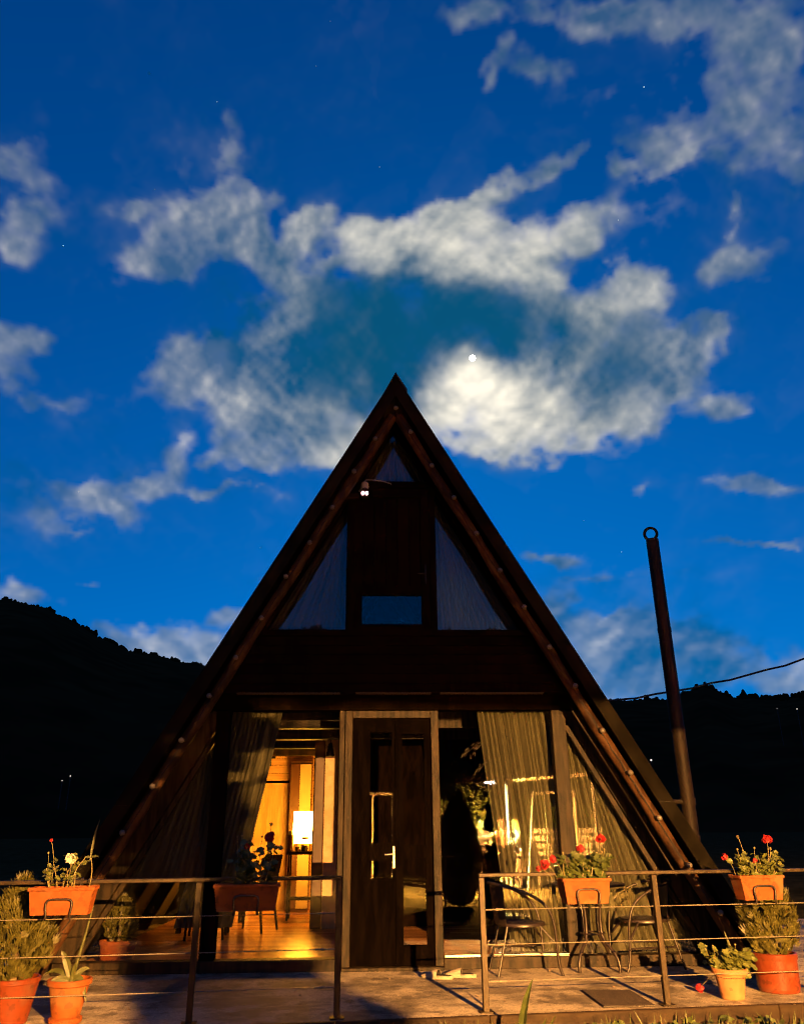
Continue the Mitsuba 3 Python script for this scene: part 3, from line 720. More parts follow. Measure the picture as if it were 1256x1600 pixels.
curtain('curtain', 'pale curtain behind the upper right triangular window', [(0.36, 4.74), (0.42, 4.64)], [(0.36, 2.95), (1.46, 2.95)], 10, 0.03, 0.02, 6, 'mat_curtain_pale')
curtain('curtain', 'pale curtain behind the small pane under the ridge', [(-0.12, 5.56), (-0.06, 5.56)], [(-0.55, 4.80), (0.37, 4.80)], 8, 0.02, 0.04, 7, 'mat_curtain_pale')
for a0, a1, lab in ((-1.86, -1.10, 'curtain rod over the pane left of the door'), (0.72, 1.90, 'curtain rod over the pane right of the door')):
    k = thing('curtain_rod', lab, 'curtain rod')
    part(k, 'rod', H(tube([(a0, 0.18, 2.425), (a1, 0.18, 2.425)], 0.010)), 'mat_brown_wood')
    for a in (a0, a1):
        part(k, 'finial', H(ball((a, 0.18, 2.425), 0.018, 2)), 'mat_brown_wood')

# ------------------------------------------------------------------ things in the room
def h2w(m):
    return H(m)


cab = thing('tall_cabinet', 'tall cabinet with one dark and one light door behind the table lamp', 'cabinet')
part(cab, 'body', H(box(-1.600, -1.262, 5.08, 5.44, 0.05, 2.24)), 'mat_cabinet_dark')
part(cab, 'door', H(box(-1.595, -1.448, 5.055, 5.077, 0.10, 2.20, 0.004)), 'mat_cabinet_dark', label='dark cabinet door')
part(cab, 'door', H(box(-1.442, -1.265, 5.055, 5.077, 0.10, 2.20, 0.004)), 'mat_cabinet_light', label='light cabinet door')
con = thing('console_table', 'narrow wooden console carrying the glowing lamp', 'console table')
part(con, 'top', H(box(-1.50, -1.10, 3.86, 4.26, 0.885, 0.925, 0.006)), 'mat_dark_wood')
part(con, 'shelf', H(box(-1.46, -1.14, 3.90, 4.22, 0.30, 0.325)), 'mat_dark_wood')
for a in (-1.48, -1.14):
    for b in (3.88, 4.22):
        part(con, 'leg', H(box(a, a + 0.025, b, b + 0.02, 0.046, 0.884)), 'mat_dark_wood')
tl = thing('table_lamp', 'glowing table lamp with a tall straight shade on the console', 'lamp')
part(tl, 'base', H(lathe([(0, 0.926), (0.075, 0.926), (0.075, 0.945), (0.03, 0.96), (0.022, 1.02), (0.0, 1.02)], 24, (-1.295, 4.08, 0))), 'mat_dark_wood', smooth=40)
sh = trimesh.creation.cylinder(radius=0.145, height=0.43, sections=40)
sh.apply_translation([-1.295, 4.08, 1.245])
key = numbered('table_lamp__lamp_shade')
scene[key] = {**mikit.ply(H(sh), 'mat_cream', smooth=50), **lamp((150.0, 54.0, 3.2), 0.8)}
fl = thing('thermos_flask', 'dark thermos flask standing by the lamp on the console', 'flask')
part(fl, 'body', H(lathe([(0, 0.926), (0.042, 0.926), (0.045, 0.94), (0.045, 1.13), (0.036, 1.15), (0, 1.15)], 20, (-1.455, 3.93, 0))), 'mat_cabinet_dark', smooth=40)
part(fl, 'cap', H(lathe([(0, 1.151), (0.034, 1.151), (0.034, 1.19), (0.028, 1.20), (0, 1.20)], 20, (-1.455, 3.93, 0))), 'mat_alu', smooth=40)
jr = thing('glass_jar', 'glass storage jar with a dark lid in front of the lamp', 'jar')
part(jr, 'glass', H(lathe([(0.05, 0.927), (0.055, 0.94), (0.055, 1.06), (0.045, 1.09)], 20, (-1.25, 3.91, 0))), 'mat_jar', smooth=40)
part(jr, 'lid', H(lathe([(0, 1.091), (0.05, 1.091), (0.05, 1.115), (0, 1.118)], 20, (-1.25, 3.91, 0))), 'mat_cabinet_dark', smooth=40)
part(jr, 'filling', H(lathe([(0, 0.929), (0.046, 0.929), (0.046, 1.0), (0, 1.005)], 16, (-1.25, 3.91, 0))), 'mat_dark_wood', smooth=40)
cp = thing('small_cup', 'small cup between the flask and the jar on the console', 'cup')
part(cp, 'bowl', H(lathe([(0, 0.927), (0.022, 0.927), (0.033, 0.99), (0.030, 0.99), (0.019, 0.932), (0, 0.932)], 18, (-1.355, 3.90, 0))), 'mat_cabinet_dark', smooth=40)

dt = thing('dining_table', 'dark dining table by the window left of the door', 'table')
part(dt, 'top', H(box(-2.75, -2.00, 2.55, 3.85, 0.715, 0.755, 0.008)), 'mat_dark_wood')
for a in (-2.70, -2.11):
    for b in (2.60, 3.74):
        part(dt, 'leg', H(box(a, a + 0.06, b, b + 0.06, 0.046, 0.714, 0.004)), 'mat_dark_wood')


def dining_chair(a, b, rot, label):
    t = thing('dining_chair', label, 'chair', None)
    M = HOUSE @ rotz(rot, (a, b, 0.046))
    def P(nm, m, **k):
        part(t, nm, place(m, M), 'mat_dark_wood', **k)
    P('seat', box(-0.22, 0.22, -0.22, 0.22, 0.43, 0.46, 0.01))
    for sx in (-1, 1):
        P('leg', tube([(sx * 0.185, 0.19, 0.43), (sx * 0.215, 0.23, 0.0)], [0.02, 0.014], 8))
        P('leg', tube([(sx * 0.185, -0.19, 0.43), (sx * 0.215, -0.25, 0.0)], [0.02, 0.014], 8))
    bk = box(-0.215, 0.215, -0.012, 0.012, 0.0, 0.42, 0.008)
    bk.apply_transform(trimesh.transformations.rotation_matrix(0.2, [1, 0, 0]))
    bk.apply_translation([0, -0.20, 0.463])
    P('backrest', bk)


dining_chair(-1.80, 2.75, math.radians(70), 'dark dining chair nearest the console, its back edge-on to the window')
dining_chair(-2.25, 2.15, math.radians(5), 'dark dining chair at the near end of the dining table')

lt = thing('hanging_lantern', 'small dark lantern hanging inside beside the door', 'lantern')
ln = H(lathe([(0, 2.00), (0.045, 2.00), (0.048, 2.015), (0.03, 2.10), (0.018, 2.15), (0.0, 2.15)], 10, (-0.80, 1.15, 0)))
part(lt, 'body', ln, 'mat_black_metal')
part(lt, 'chain', H(tube([(-0.80, 1.15, 2.15), (-0.79, 1.15, 2.22), (-0.80, 1.15, 2.458)], 0.007, 6)), 'mat_black_metal')
part(lt, 'hook', H(tube(smooth_path([(-0.80, 1.15, 2.24), (-0.745, 1.15, 2.22), (-0.735, 1.15, 2.29), (-0.78, 1.15, 2.33)], 12), 0.009, 6)), 'mat_black_metal')

# ------------------------------------------------------------------ string lights on the verge, security camera, stovepipe, cable
for side, nm, zs in ((-1, 'left', np.arange(5.59, 0.5, -0.398)), (1, 'right', np.arange(5.29, 0.5, -0.399))):
    k = thing('string_lights', f'unlit string of white bulbs along the {nm} log rafter under the roof edge', 'string lights')
    off = (lambda z: slope_a(z, 0.0, side) - side * (0.235 if side < 0 else 0.240))
    pts = []
    for i, z in enumerate(np.arange(5.6, 0.3, -0.1)):
        pts.append((off(z) + 0.008 * math.sin(3 * i), -0.612 - 0.006 * math.cos(2 * i), z))
    part(k, 'wire', H(tube(pts, 0.0045, 5)), 'mat_cable')
    for i, z in enumerate(zs):
        a = off(z)
        d = np.array([-side * -0.25, -0.55, -0.35 + 0.5 * rng.random()])
        d /= np.linalg.norm(d)
        o = np.array([a, -0.618, z])
        sk = part(k, 'bulb', H(ball(o + d * 0.048, 0.026, 2)), 'mat_bulb', smooth=True)
        part(sk, 'socket', H(tube([o, o + d * 0.03], [0.014, 0.017], 8)), 'mat_black_metal')



def H(m):
    return place(m, FRONT @ UP)


sc = thing('security_camera', 'small grey security camera with two glowing infrared lights under the gable', 'camera')
part(sc, 'arm', H(box(-0.66, -0.49, -0.12, -0.058, 4.70, 4.765, 0.006)), 'mat_log')
part(sc, 'arm_rod', H(tube([(-0.49, -0.09, 4.80), (-0.43, -0.16, 4.845)], 0.010, 8)), 'mat_grey_plastic')
part(sc, 'body', H(lathe([(0, 4.862), (0.030, 4.862), (0.040, 4.85), (0.044, 4.80), (0.036, 4.785), (0, 4.785)], 24, (-0.425, -0.20, 0))), 'mat_grey_plastic', smooth=40)
part(sc, 'collar', H(lathe([(0, 4.784), (0.031, 4.784), (0.033, 4.765), (0.04, 4.752), (0, 4.752)], 24, (-0.425, -0.20, 0))), 'mat_black_metal', smooth=40)
part(sc, 'head', H(box(-0.468, -0.382, -0.238, -0.16, 4.665, 4.751, 0.02)), 'mat_black_metal', smooth=30)
for a in (-0.447, -0.403):
    d = trimesh.creation.icosphere(subdivisions=2, radius=1.0)
    d.apply_scale([0.019, 0.010, 0.026])
    d.apply_translation([a, -0.243, 4.712])
    key = numbered(sc + '__infrared_light')
    scene[key] = {**mikit.ply(H(d), 'mat_bulb', smooth=True), **lamp((6.0, 2.9, 3.2), 0.12)}
part(sc, 'cable', H(tube(smooth_path([(-0.43, -0.18, 4.862), (-0.40, -0.12, 4.93), (-0.31, -0.08, 4.945), (-0.19, -0.065, 4.93), (-0.12, -0.06, 4.905)], 20), 0.006, 6)), 'mat_grey_plastic', smooth=50)



def H(m):
    return place(m, HOUSE)


sp = thing('stovepipe', 'tall dark stovepipe with an open ring cowl beside the right roof slope', 'chimney')
PX, PY = 3.49, 10.5
ptop = np.array([3.475, PY, 4.93])
pbot = np.array([3.50, PY, -0.2])
sec = np.linspace(0, 1, 5)
for i in range(4):
    q0, q1 = pbot + (ptop - pbot) * sec[i], pbot + (ptop - pbot) * sec[i + 1]
    part(sp, 'pipe_section', tube([q0, q1], 0.084, 20), 'mat_pipe', smooth=40)
    if i:
        part(sp, 'pipe_collar', tube([q0 - [0, 0, 0.03], q0 + [0, 0, 0.03]], 0.089, 20), 'mat_pipe', smooth=40)
ring = lathe([(0.066, -0.06), (0.100, -0.06), (0.100, 0.06), (0.066, 0.06), (0.066, -0.06)], 28)
ring.apply_transform(trimesh.transformations.rotation_matrix(math.radians(108), [1, 0, 0]))
ring.apply_transform(trimesh.transformations.rotation_matrix(math.radians(-22), [0, 0, 1]))
ring.apply_translation(ptop + [-0.01, 0, 0.085])
part(sp, 'cowl', ring, 'mat_pipe', smooth=40)
part(sp, 'bracket', tube([(2.50, PY - 0.02, 1.50), (3.49, PY - 0.02, 1.50)], 0.03, 10), 'mat_pipe')
part(sp, 'clamp', tube([(3.4925, PY, 1.46), (3.4925, PY, 1.54)], 0.094, 20), 'mat_pipe', smooth=40)


def cable(p0, p1, sag, n=40):
    t = np.linspace(0, 1, n)[:, None]
    p = np.asarray(p0) * (1 - t) + np.asarray(p1) * t
    p[:, 2] -= 4 * sag * (t[:, 0] * (1 - t[:, 0]))
    return p


c1 = cable((-1.0, 14.0, 3.20), (12.0, 14.0, 5.93), 1.02)
whole('power_cable', tube(c1 + np.stack([0 * c1[:, 0], 0 * c1[:, 0], 0.012 * np.sin(np.arange(40) * 2.4)], 1), 0.017, 8), 'mat_cable', 'thick twisted power cable sagging behind the stovepipe', 'cable', smooth=60)

# ------------------------------------------------------------------ railing
def railing(label, posts, s0, s1, end_at):
    t = thing('railing', label, 'railing')
    for s in posts:
        pk = part(t, 'post', R(box(s - 0.021, s + 0.021, -0.021, 0.021, -0.12, 0.874, 0.003)), 'mat_rail_metal')
        part(pk, 'foot_plate', R(box(s - 0.05, s + 0.05, -0.05, 0.05, 0.001, 0.009)), 'mat_rail_metal')
    part(t, 'top_rail', R(box(s0, s1, -0.022, 0.022, 0.876, 0.902, 0.004)), 'mat_rail_metal')
    for z in (0.655, 0.425, 0.190):
        w = part(t, 'wire', R(tube([(s0 + 0.02, 0, z), (s1, 0, z)], 0.0032, 6)), 'mat_steel')
        sgn = 1 if end_at == s0 else -1
        e = end_at + sgn * 0.03
        part(w, 'turnbuckle', R(cat([tube([(e + sgn * 0.01, -0.009, z), (e + sgn * 0.09, -0.009, z)], 0.0045, 6), tube([(e + sgn * 0.01, 0.009, z), (e + sgn * 0.09, 0.009, z)], 0.0045, 6), ball((e + sgn * 0.005, 0, z), 0.011, 1), ball((e + sgn * 0.10, 0, z), 0.011, 1), tube([(e + sgn * 0.10, 0, z), (e + sgn * 0.15, 0, z)], 0.007, 6)])), 'mat_steel')
    return t


railing('metal wire railing on the right side of the terrace', (1.06, 2.415, 3.74, 5.05), 1.04, 5.07, 1.04)
railing('metal wire railing on the left, shaded side of the terrace', (0.0, -1.0, -2.75, -4.05), -4.07, 0.022, 0.022)


# ------------------------------------------------------------------ planters, pots and plants
def planter(s, w, label, mat='mat_terracotta'):
    t = thing('planter_box', label, 'planter', 'planter boxes hung on the railing')
    z0, z1, f, d = 0.695, 0.862, -0.20, 0.165
    def trough(w0, w1, y0, y1, z0, z1):
        lo = [(-w0 / 2, y0 + 0.015, z0), (w0 / 2, y0 + 0.015, z0), (w0 / 2, y1 - 0.015, z0), (-w0 / 2, y1 - 0.015, z0)]
        hi = [(-w1 / 2, y0, z1), (w1 / 2, y0, z1), (w1 / 2, y1, z1), (-w1 / 2, y1, z1)]
        return trimesh.convex.convex_hull(np.array(lo + hi))
    outer = m3.Manifold(m3.Mesh(*[np.asarray(x, dt) for x, dt in zip((lambda m: (m.vertices, m.faces))(trough(w - 0.05, w, f, f + d, z0, z1)), (np.float32, np.uint32))]))
    inner = m3.Manifold(m3.Mesh(*[np.asarray(x, dt) for x, dt in zip((lambda m: (m.vertices, m.faces))(trough(w - 0.065, w - 0.02, f + 0.010, f + d - 0.010, z0 + 0.02, z1 + 0.02)), (np.float32, np.uint32))]))
    o = (outer - inner).to_mesh()
    body = trimesh.Trimesh(o.vert_properties[:, :3], o.tri_verts, process=False)
    body.apply_translation([s, 0, 0])
    part(t, 'trough', R(body), mat)
    rim = cat([box(s - w / 2 - 0.006, s + w / 2 + 0.006, f - 0.008, f + 0.004, z1 - 0.018, z1 + 0.004, 0.003), box(s - w / 2 - 0.006, s + w / 2 + 0.006, f + d - 0.004, f + d + 0.008, z1 - 0.018, z1 + 0.004, 0.003), box(s - w / 2 - 0.008, s - w / 2 + 0.006, f + 0.0045, f + d - 0.0045, z1 - 0.018, z1 + 0.0035, 0.003), box(s + w / 2 - 0.006, s + w / 2 + 0.008, f + 0.0045, f + d - 0.0045, z1 - 0.018, z1 + 0.0035, 0.003)])
    part(t, 'rim', R(rim), mat)
    part(t, 'soil', R(box(s - w / 2 + 0.018, s + w / 2 - 0.018, f + 0.018, f + d - 0.018, z1 - 0.06, z1 - 0.025)), 'mat_soil')
    hw = 0.085
    br = smooth_path([(s - hw, f + 0.0, z0 - 0.02), (s - hw, f - 0.012, z0 + 0.06), (s - hw + 0.008, f - 0.012, z0 + 0.088), (s - hw + 0.03, f - 0.012, z0 + 0.097), (s, f - 0.012, z0 + 0.098), (s + hw - 0.03, f - 0.012, z0 + 0.097), (s + hw - 0.008, f - 0.012, z0 + 0.088), (s + hw, f - 0.012, z0 + 0.06), (s + hw, f + 0.0, z0 - 0.02)], 40)
    part(t, 'bracket', R(cat([tube(br, 0.0075, 8)] + [tube([(s + q, f, z0 - 0.018), (s + q, -0.03, z0 - 0.018), (s + q, -0.028, 0.91), (s + q, 0.028, 0.91), (s + q, 0.028, 0.84)], 0.006, 6) for q in (-hw, hw)])), 'mat_black_metal', smooth=50)
    return rp(s, f + d / 2, z1 - 0.03)


def leaf_disc(c, nrm, r, g, lobes=7):
    """A round, scalloped, slightly cupped leaf."""
    nrm = nrm / np.linalg.norm(nrm)
    a = np.cross(nrm, g.normal(size=3))
    a /= np.linalg.norm(a)
    b = np.cross(nrm, a)
    k = lobes * 2
    th = np.arange(k) / k * 2 * np.pi
    rr = r * (1 + 0.13 * np.where(np.arange(k) % 2, -1, 1) + 0.06 * g.normal(size=k))
    ring = c + rr[:, None] * (np.cos(th)[:, None] * a + np.sin(th)[:, None] * b) + (0.22 * r * (1 + 0.5 * np.sin(2 * th + g.uniform(0, 6))))[:, None] * nrm
    v = np.vstack([[c], ring])
    f = [[0, i + 1, (i + 1) % k + 1] for i in range(k)]
    return v, np.array(f)


def gather(parts):
    v, f, at = [], [], 0
    for a, b in parts:
        v.append(a)
        f.append(np.asarray(b) + at)
        at += len(a)
    return np.vstack(v), np.vstack(f)


def flower_head(c, r, g, n=26):
    ps = []
    for _ in range(n):
        d = g.normal(size=3)
        d /= np.linalg.norm(d)
        ps.append(leaf_disc(c + d * r * g.uniform(0.55, 1.0), d + 0.35 * g.normal(size=3), r * 0.55, g, 4))
    return gather(ps)


def geranium(o, sx, sy, h, label, seed, leaves=110, flowers=(), leaf='mat_leaf', rl=0.022, stems=9, buds=3, cat_='geranium', group=None, gap=0.0):
    g = np.random.default_rng(seed)
    t = thing('geranium', label, cat_, group)
    M = np.column_stack([RD, [-RD[1], RD[0], 0], [0, 0, 1.0]])
    tips, st = [], []
    for i in range(stems):
        x = g.uniform(-1, 1)
        p0 = np.array([0.8 * sx * x, g.uniform(-0.3, 0.3) * sy, 0])
        p1 = np.array([sx * (x * 1.05 + 0.25 * g.normal()), sy * g.normal() * 0.6, h * g.uniform(0.55, 1.0)])
        mid = (p0 + p1) / 2 + [0.02 * g.normal(), 0.02 * g.normal(), 0.02]
        st.append(tube(smooth_path(np.array([p0, mid, p1]) @ M.T + o, 7), np.linspace(0.0045, 0.0025, 7), 5))
        tips.append((p0, mid, p1))
    ls = []
    for i in range(leaves):
        p0, mid, p1 = tips[g.integers(stems)]
        u = g.uniform(gap, 1.05)
        p = (p0 * (1 - u) ** 2 + 2 * mid * u * (1 - u) + p1 * u * u) + np.array([g.normal() * 0.028, g.normal() * 0.028, g.normal() * 0.014])
        nrm = np.array([g.normal() * 0.6, g.normal() * 0.6 - 0.45, 0.9])
        ls.append(leaf_disc(p @ M.T + o, nrm @ M.T, rl * g.uniform(0.6, 1.25), g))
    part(t, 'foliage', gather(ls), leaf, stuff=True)
    for (x, y, z, r, m) in flowers:
        p = np.array([x, y, z])
        b = np.array([x * 0.7, y * 0.4, 0.2 * z])
        st.append(tube(smooth_path(np.array([b, (p + b) / 2 + [0.012, 0.0, 0.012], p]) @ M.T + o, 7), 0.0022, 5))
        part(t, 'flower_head', flower_head(p @ M.T + o, r, g, 30 if r > 0.02 else 12), m, label='white flower head' if 'white' in m else None)
    for _ in range(buds):
        x = g.uniform(-1, 1) * sx
        p, b = np.array([x, g.normal() * 0.02, h * g.uniform(1.0, 1.22)]), np.array([x * 0.8, 0, 0.4 * h])
        st.append(tube(np.array([b, p]) @ M.T + o, 0.0018, 5))
        st.append(ball(p @ M.T + o, 0.008, 1))
    part(t, 'stems', cat(st), 'mat_stem', stuff=True)
    return t


RF, WF = 'mat_red_flower', 'mat_white_flower'
o = planter(1.812, 0.36, 'bright orange planter box under the curtained right window, second from the right')
geranium(o, 0.19, 0.05, 0.20, 'red geranium spilling left out of the orange planter box under the right window', 21, 290, [(-0.29, -0.02, 0.13, 0.030, RF), (-0.22, 0.0, 0.165, 0.022, RF), (0.0, 0.01, 0.235, 0.026, RF), (0.165, 0.0, 0.305, 0.032, RF), (0.07, 0.0, 0.30, 0.016, 'mat_stem'), (-0.33, 0.02, 0.10, 0.02, RF)], 'mat_leaf', 0.026, 13)
o = planter(3.195, 0.35, 'bright orange planter box at the right end of the railing')
geranium(o, 0.17, 0.05, 0.20, 'leafy geranium with small red flowers in the rightmost planter box', 22, 330, [(0.135, -0.01, 0.285, 0.030, RF), (-0.245, -0.02, 0.165, 0.020, RF), (-0.02, -0.05, 0.135, 0.015, RF), (-0.10, 0.0, 0.305, 0.012, 'mat_stem')], 'mat_leaf_light', 0.022, 14, 5)
o = planter(-0.655, 0.45, 'dark shaded planter box in front of the lit room')
geranium(o, 0.15, 0.05, 0.30, 'dark leggy geranium silhouetted against the lit room', 23, 170, [(0.14, 0.0, 0.335, 0.033, RF), (0.145, 0.02, 0.425, 0.011, 'mat_stem'), (-0.02, 0.0, 0.28, 0.02, RF)], 'mat_leaf', 0.028, 9)
o = planter(-1.895, 0.42, 'orange planter box on the left railing with sparse stems and one white flower')
geranium(o, 0.15, 0.03, 0.24, 'sparse geranium with bare stems and a white flower in the left planter box', 24, 62, [(0.02, -0.03, 0.21, 0.030, WF), (-0.13, 0.0, 0.33, 0.012, RF)], 'mat_leaf_light', 0.017, 7, 1, gap=0.35)


def strap_leaf(p0, p1, bend, w, fold=0.25, n=9, face=(0.25, -1.0, 0.15)):
    p0, p1 = np.asarray(p0, float), np.asarray(p1, float)
    t = np.linspace(0, 1, n)[:, None]
    c = p0 * (1 - t) ** 2 + 2 * t * (1 - t) * ((p0 + p1) / 2 + np.asarray(bend)) + p1 * t * t
    d = np.gradient(c, axis=0)
    side = np.cross(d, face)
    side /= np.linalg.norm(side, axis=1, keepdims=True)
    nn = np.cross(side, d)
    nn /= np.linalg.norm(nn, axis=1, keepdims=True)
    ww = (w * np.sin(np.pi * np.clip(0.16 + 0.84 * t, 0, 1)) ** 0.8)
    v = np.concatenate([c + side * ww + nn * ww * fold, c, c - side * ww + nn * ww * fold])
    f = []
    for i in range(n - 1):
        for k in (0, 1):
            a, b = k * n + i, (k + 1) * n + i
            f += [[a, a + 1, b + 1], [a, b + 1, b]]
    return v, np.array(f)


bl = thing('grassy_sprout', 'single tall pale blade at the right end of the left planter box', 'plant')
bo = rp(-1.74, -0.12, 0.83)
part(bl, 'stem', tube(smooth_path([bo, bo + [0.015, 0, 0.12], bo + [-0.005, 0, 0.22]], 8), 0.0035, 5), 'mat_stem')
part(bl, 'blade', strap_leaf(bo + [-0.005, 0, 0.2], bo + [0.03, 0, 0.48], (-0.02, 0, 0), 0.008), 'mat_strap_leaf')
part(bl, 'leaf', strap_leaf(bo + [-0.005, 0, 0.22], bo + [0.055, -0.01, 0.225], (0, 0, 0.01), 0.008), 'mat_strap_leaf')
part(bl, 'leaf', strap_leaf(bo + [-0.005, 0, 0.22], bo + [-0.05, -0.01, 0.215], (0, 0, 0.01), 0.008), 'mat_strap_leaf')


def pot(name, label, o, profile, mat, n=40, flutes=0, saucer=False):
    """profile: outer (radius, height) from the foot to the rim."""
    t = thing(name, label, 'flowerpot')
    h, r = profile[-1][1], profile[-1][0]
    prof = [(0, 0.004)] + profile + [(r - 0.012, h), (r - 0.016, h - 0.05), (0, h - 0.05)]
    m = trimesh.creation.revolve(np.array(prof), sections=n)
    if flutes:
        v = np.array(m.vertices)
        a, rad = np.arctan2(v[:, 1], v[:, 0]), np.hypot(v[:, 0], v[:, 1])
        on = ((v[:, 2] > 0.02) & (v[:, 2] < 0.72 * h) & (rad > 0.5 * r)).astype(float)
        s = 1 + 0.055 * on * np.cos(flutes * a)
        v[:, :2] *= s[:, None]
        m = trimesh.Trimesh(v, m.faces, process=False)
    m.apply_translation(o)
    part(t, 'vessel', m, mat, smooth=35)
    part(t, 'soil', lathe([(0, h - 0.045), (r - 0.02, h - 0.045), (r - 0.018, h - 0.06), (0, h - 0.06)], 20, o), 'mat_soil')
    return t, np.asarray(o, float) + [0, 0, h - 0.045]


def thuja(o, h, w, label, seed, n=1100, lean=(0, 0), mat='mat_thuja', name='thuja', cat_='conifer', wmid=0.42):
    g = np.random.default_rng(seed)
    t = thing(name, label, cat_)
    o = np.asarray(o, float)
    part(t, 'trunk', tube([o - [0, 0, 0.02], o + [lean[0] * 0.5, lean[1] * 0.5, 0.55 * h]], [0.018 * (1 + w), 0.008], 8), 'mat_bark')
    ps = []
    # upright plates of fine scale leaf, as thuja has
    for _ in range(n):
        u = g.random() ** 0.85
        prof = np.interp(u, [0, 0.12, wmid, 0.75, 1.0], [0.45, 0.82, 1.0, 0.66, 0.06])
        ph = g.uniform(0, 2 * np.pi)
        lump = 0.8 + 0.45 * meshkit.noise(np.array([2.3 * math.cos(ph) + 5, 2.3 * math.sin(ph) + seed, u * 5.0]))
        rr = 0.5 * w * prof * lump * g.uniform(0.55, 1.0) ** 0.6
        c = o + np.array([rr * math.cos(ph) + lean[0] * u, rr * math.sin(ph) + lean[1] * u, 0.02 + 0.9 * h * u])
        rad = np.array([math.cos(ph), math.sin(ph), 0])
        up = np.array([0, 0, 1.0]) + 0.35 * rad + 0.16 * g.normal(size=3)
        side = np.cross(up, rad + 0.7 * g.normal(size=3))
        side /= np.linalg.norm(side)
        L = 0.075 * g.uniform(0.6, 1.25) * (0.6 + 0.5 * h)
        for k in range(4):
            tip = c + up * L * (1 - 0.1 * abs(k - 1.5)) + side * L * 0.30 * (k - 1.5) + 0.05 * L * g.normal(size=3)
            base = c + side * 0.06 * L * (k - 1.5)
            wv = side * L * 0.085
            mid = (base + tip) / 2
            ps.append((np.array([base, mid + wv, tip, mid - wv]), np.array([[0, 1, 2], [0, 2, 3]])))
    part(t, 'foliage', gather(ps), mat, stuff=True)
    return t


# right side: fluted pot with geranium, big red-brown pot with a conifer
_, so = pot('fluted_pot', 'small pale fluted terracotta pot on the right of the terrace', (2.47, 6.985, 0.0), [(0.083, 0.004), (0.086, 0.02), (0.108, 0.15), (0.116, 0.17), (0.132, 0.175), (0.134, 0.20), (0.128, 0.208)], 'mat_terracotta_pale', 96, 24)
geranium(so, 0.13, 0.10, 0.17, 'bushy young geranium in the small fluted pot', 31, 280, [(-0.12, 0.28, -0.13, 0.026, RF)], 'mat_leaf_light', 0.026, 12, 3)
for q, lab in (((-0.03, 0.0), 'pale pointed leaf rising out of the fluted pot'),):
    k = thing('pointed_leaf', lab, 'leaf')
    part(k, 'blade', strap_leaf(so + [0.06, 0, 0.02], so + [0.0, 0.0, 0.30], (0.01, 0, 0.0), 0.014), 'mat_strap_leaf')
_, so = pot('large_pot', 'large glossy red-brown pot on the right of the terrace', (2.945, 7.27, 0.0), [(0.150, 0.004), (0.152, 0.02), (0.158, 0.03), (0.166, 0.225), (0.172, 0.235), (0.174, 0.268), (0.168, 0.275)], 'mat_terracotta_red', 64)
thuja(so, 0.66, 0.44, 'dense golden-green conifer in the large pot on the right', 41, 1500, (-0.02, 0.0))
# left side
_, so = pot('large_pot', 'large red-brown pot at the left edge of the terrace', (-2.73, 6.36, 0.0), [(0.125, 0.004), (0.128, 0.02), (0.172, 0.245), (0.178, 0.25), (0.180, 0.275), (0.174, 0.28)], 'mat_terracotta_red', 64)
thuja(so, 0.68, 0.46, 'loose yellowish conifer in the large pot at the left edge', 42, 1300, (-0.02, 0.0))
_, so = pot('tapered_pot', 'smaller orange terracotta pot with a footed base, left of the terrace', (-2.335, 6.36, 0.0), [(0.105, 0.004), (0.110, 0.012), (0.110, 0.035), (0.092, 0.045), (0.096, 0.06), (0.132, 0.225), (0.148, 0.235), (0.150, 0.262), (0.144, 0.268)], 'mat_terracotta', 64)
k = thing('strap_leaf_plant', 'potted plant with strap leaves and one tall bare stalk', 'plant')
part(k, 'stalk', tube(smooth_path([so, so + [0.05, 0, 0.22], so + [0.10, 0.0, 0.50]], 14), np.linspace(0.016, 0.006, 14), 8), 'mat_strap_leaf', smooth=50)
for dx, dy, dz, bz, w in ((-0.08, -0.02, 0.22, 0.05, 0.024), (-0.20, 0.05, 0.06, 0.10, 0.016), (0.12, 0.03, 0.10, 0.06, 0.018), (0.15, -0.05, -0.10, 0.16, 0.022), (0.05, -0.06, 0.15, 0.03, 0.015), (-0.13, -0.08, 0.01, 0.07, 0.02)):
    part(k, 'leaf', strap_leaf(so + [0.01, 0, 0.02], so + [dx, dy, dz], (0, 0, bz), w), 'mat_strap_leaf')
_, so = pot('rear_pot', 'orange pot half in shadow near the left foot of the roof', (-2.78, 8.72, 0.0), [(0.14, 0.004), (0.15, 0.02), (0.165, 0.20), (0.178, 0.21), (0.178, 0.235), (0.172, 0.24)], 'mat_terracotta', 48)
thuja(so, 0.42, 0.30, 'small dark bush in the rear pot at the foot of the roof', 44, 350, (0, 0), 'mat_thuja', 'potted_bush', 'bush')

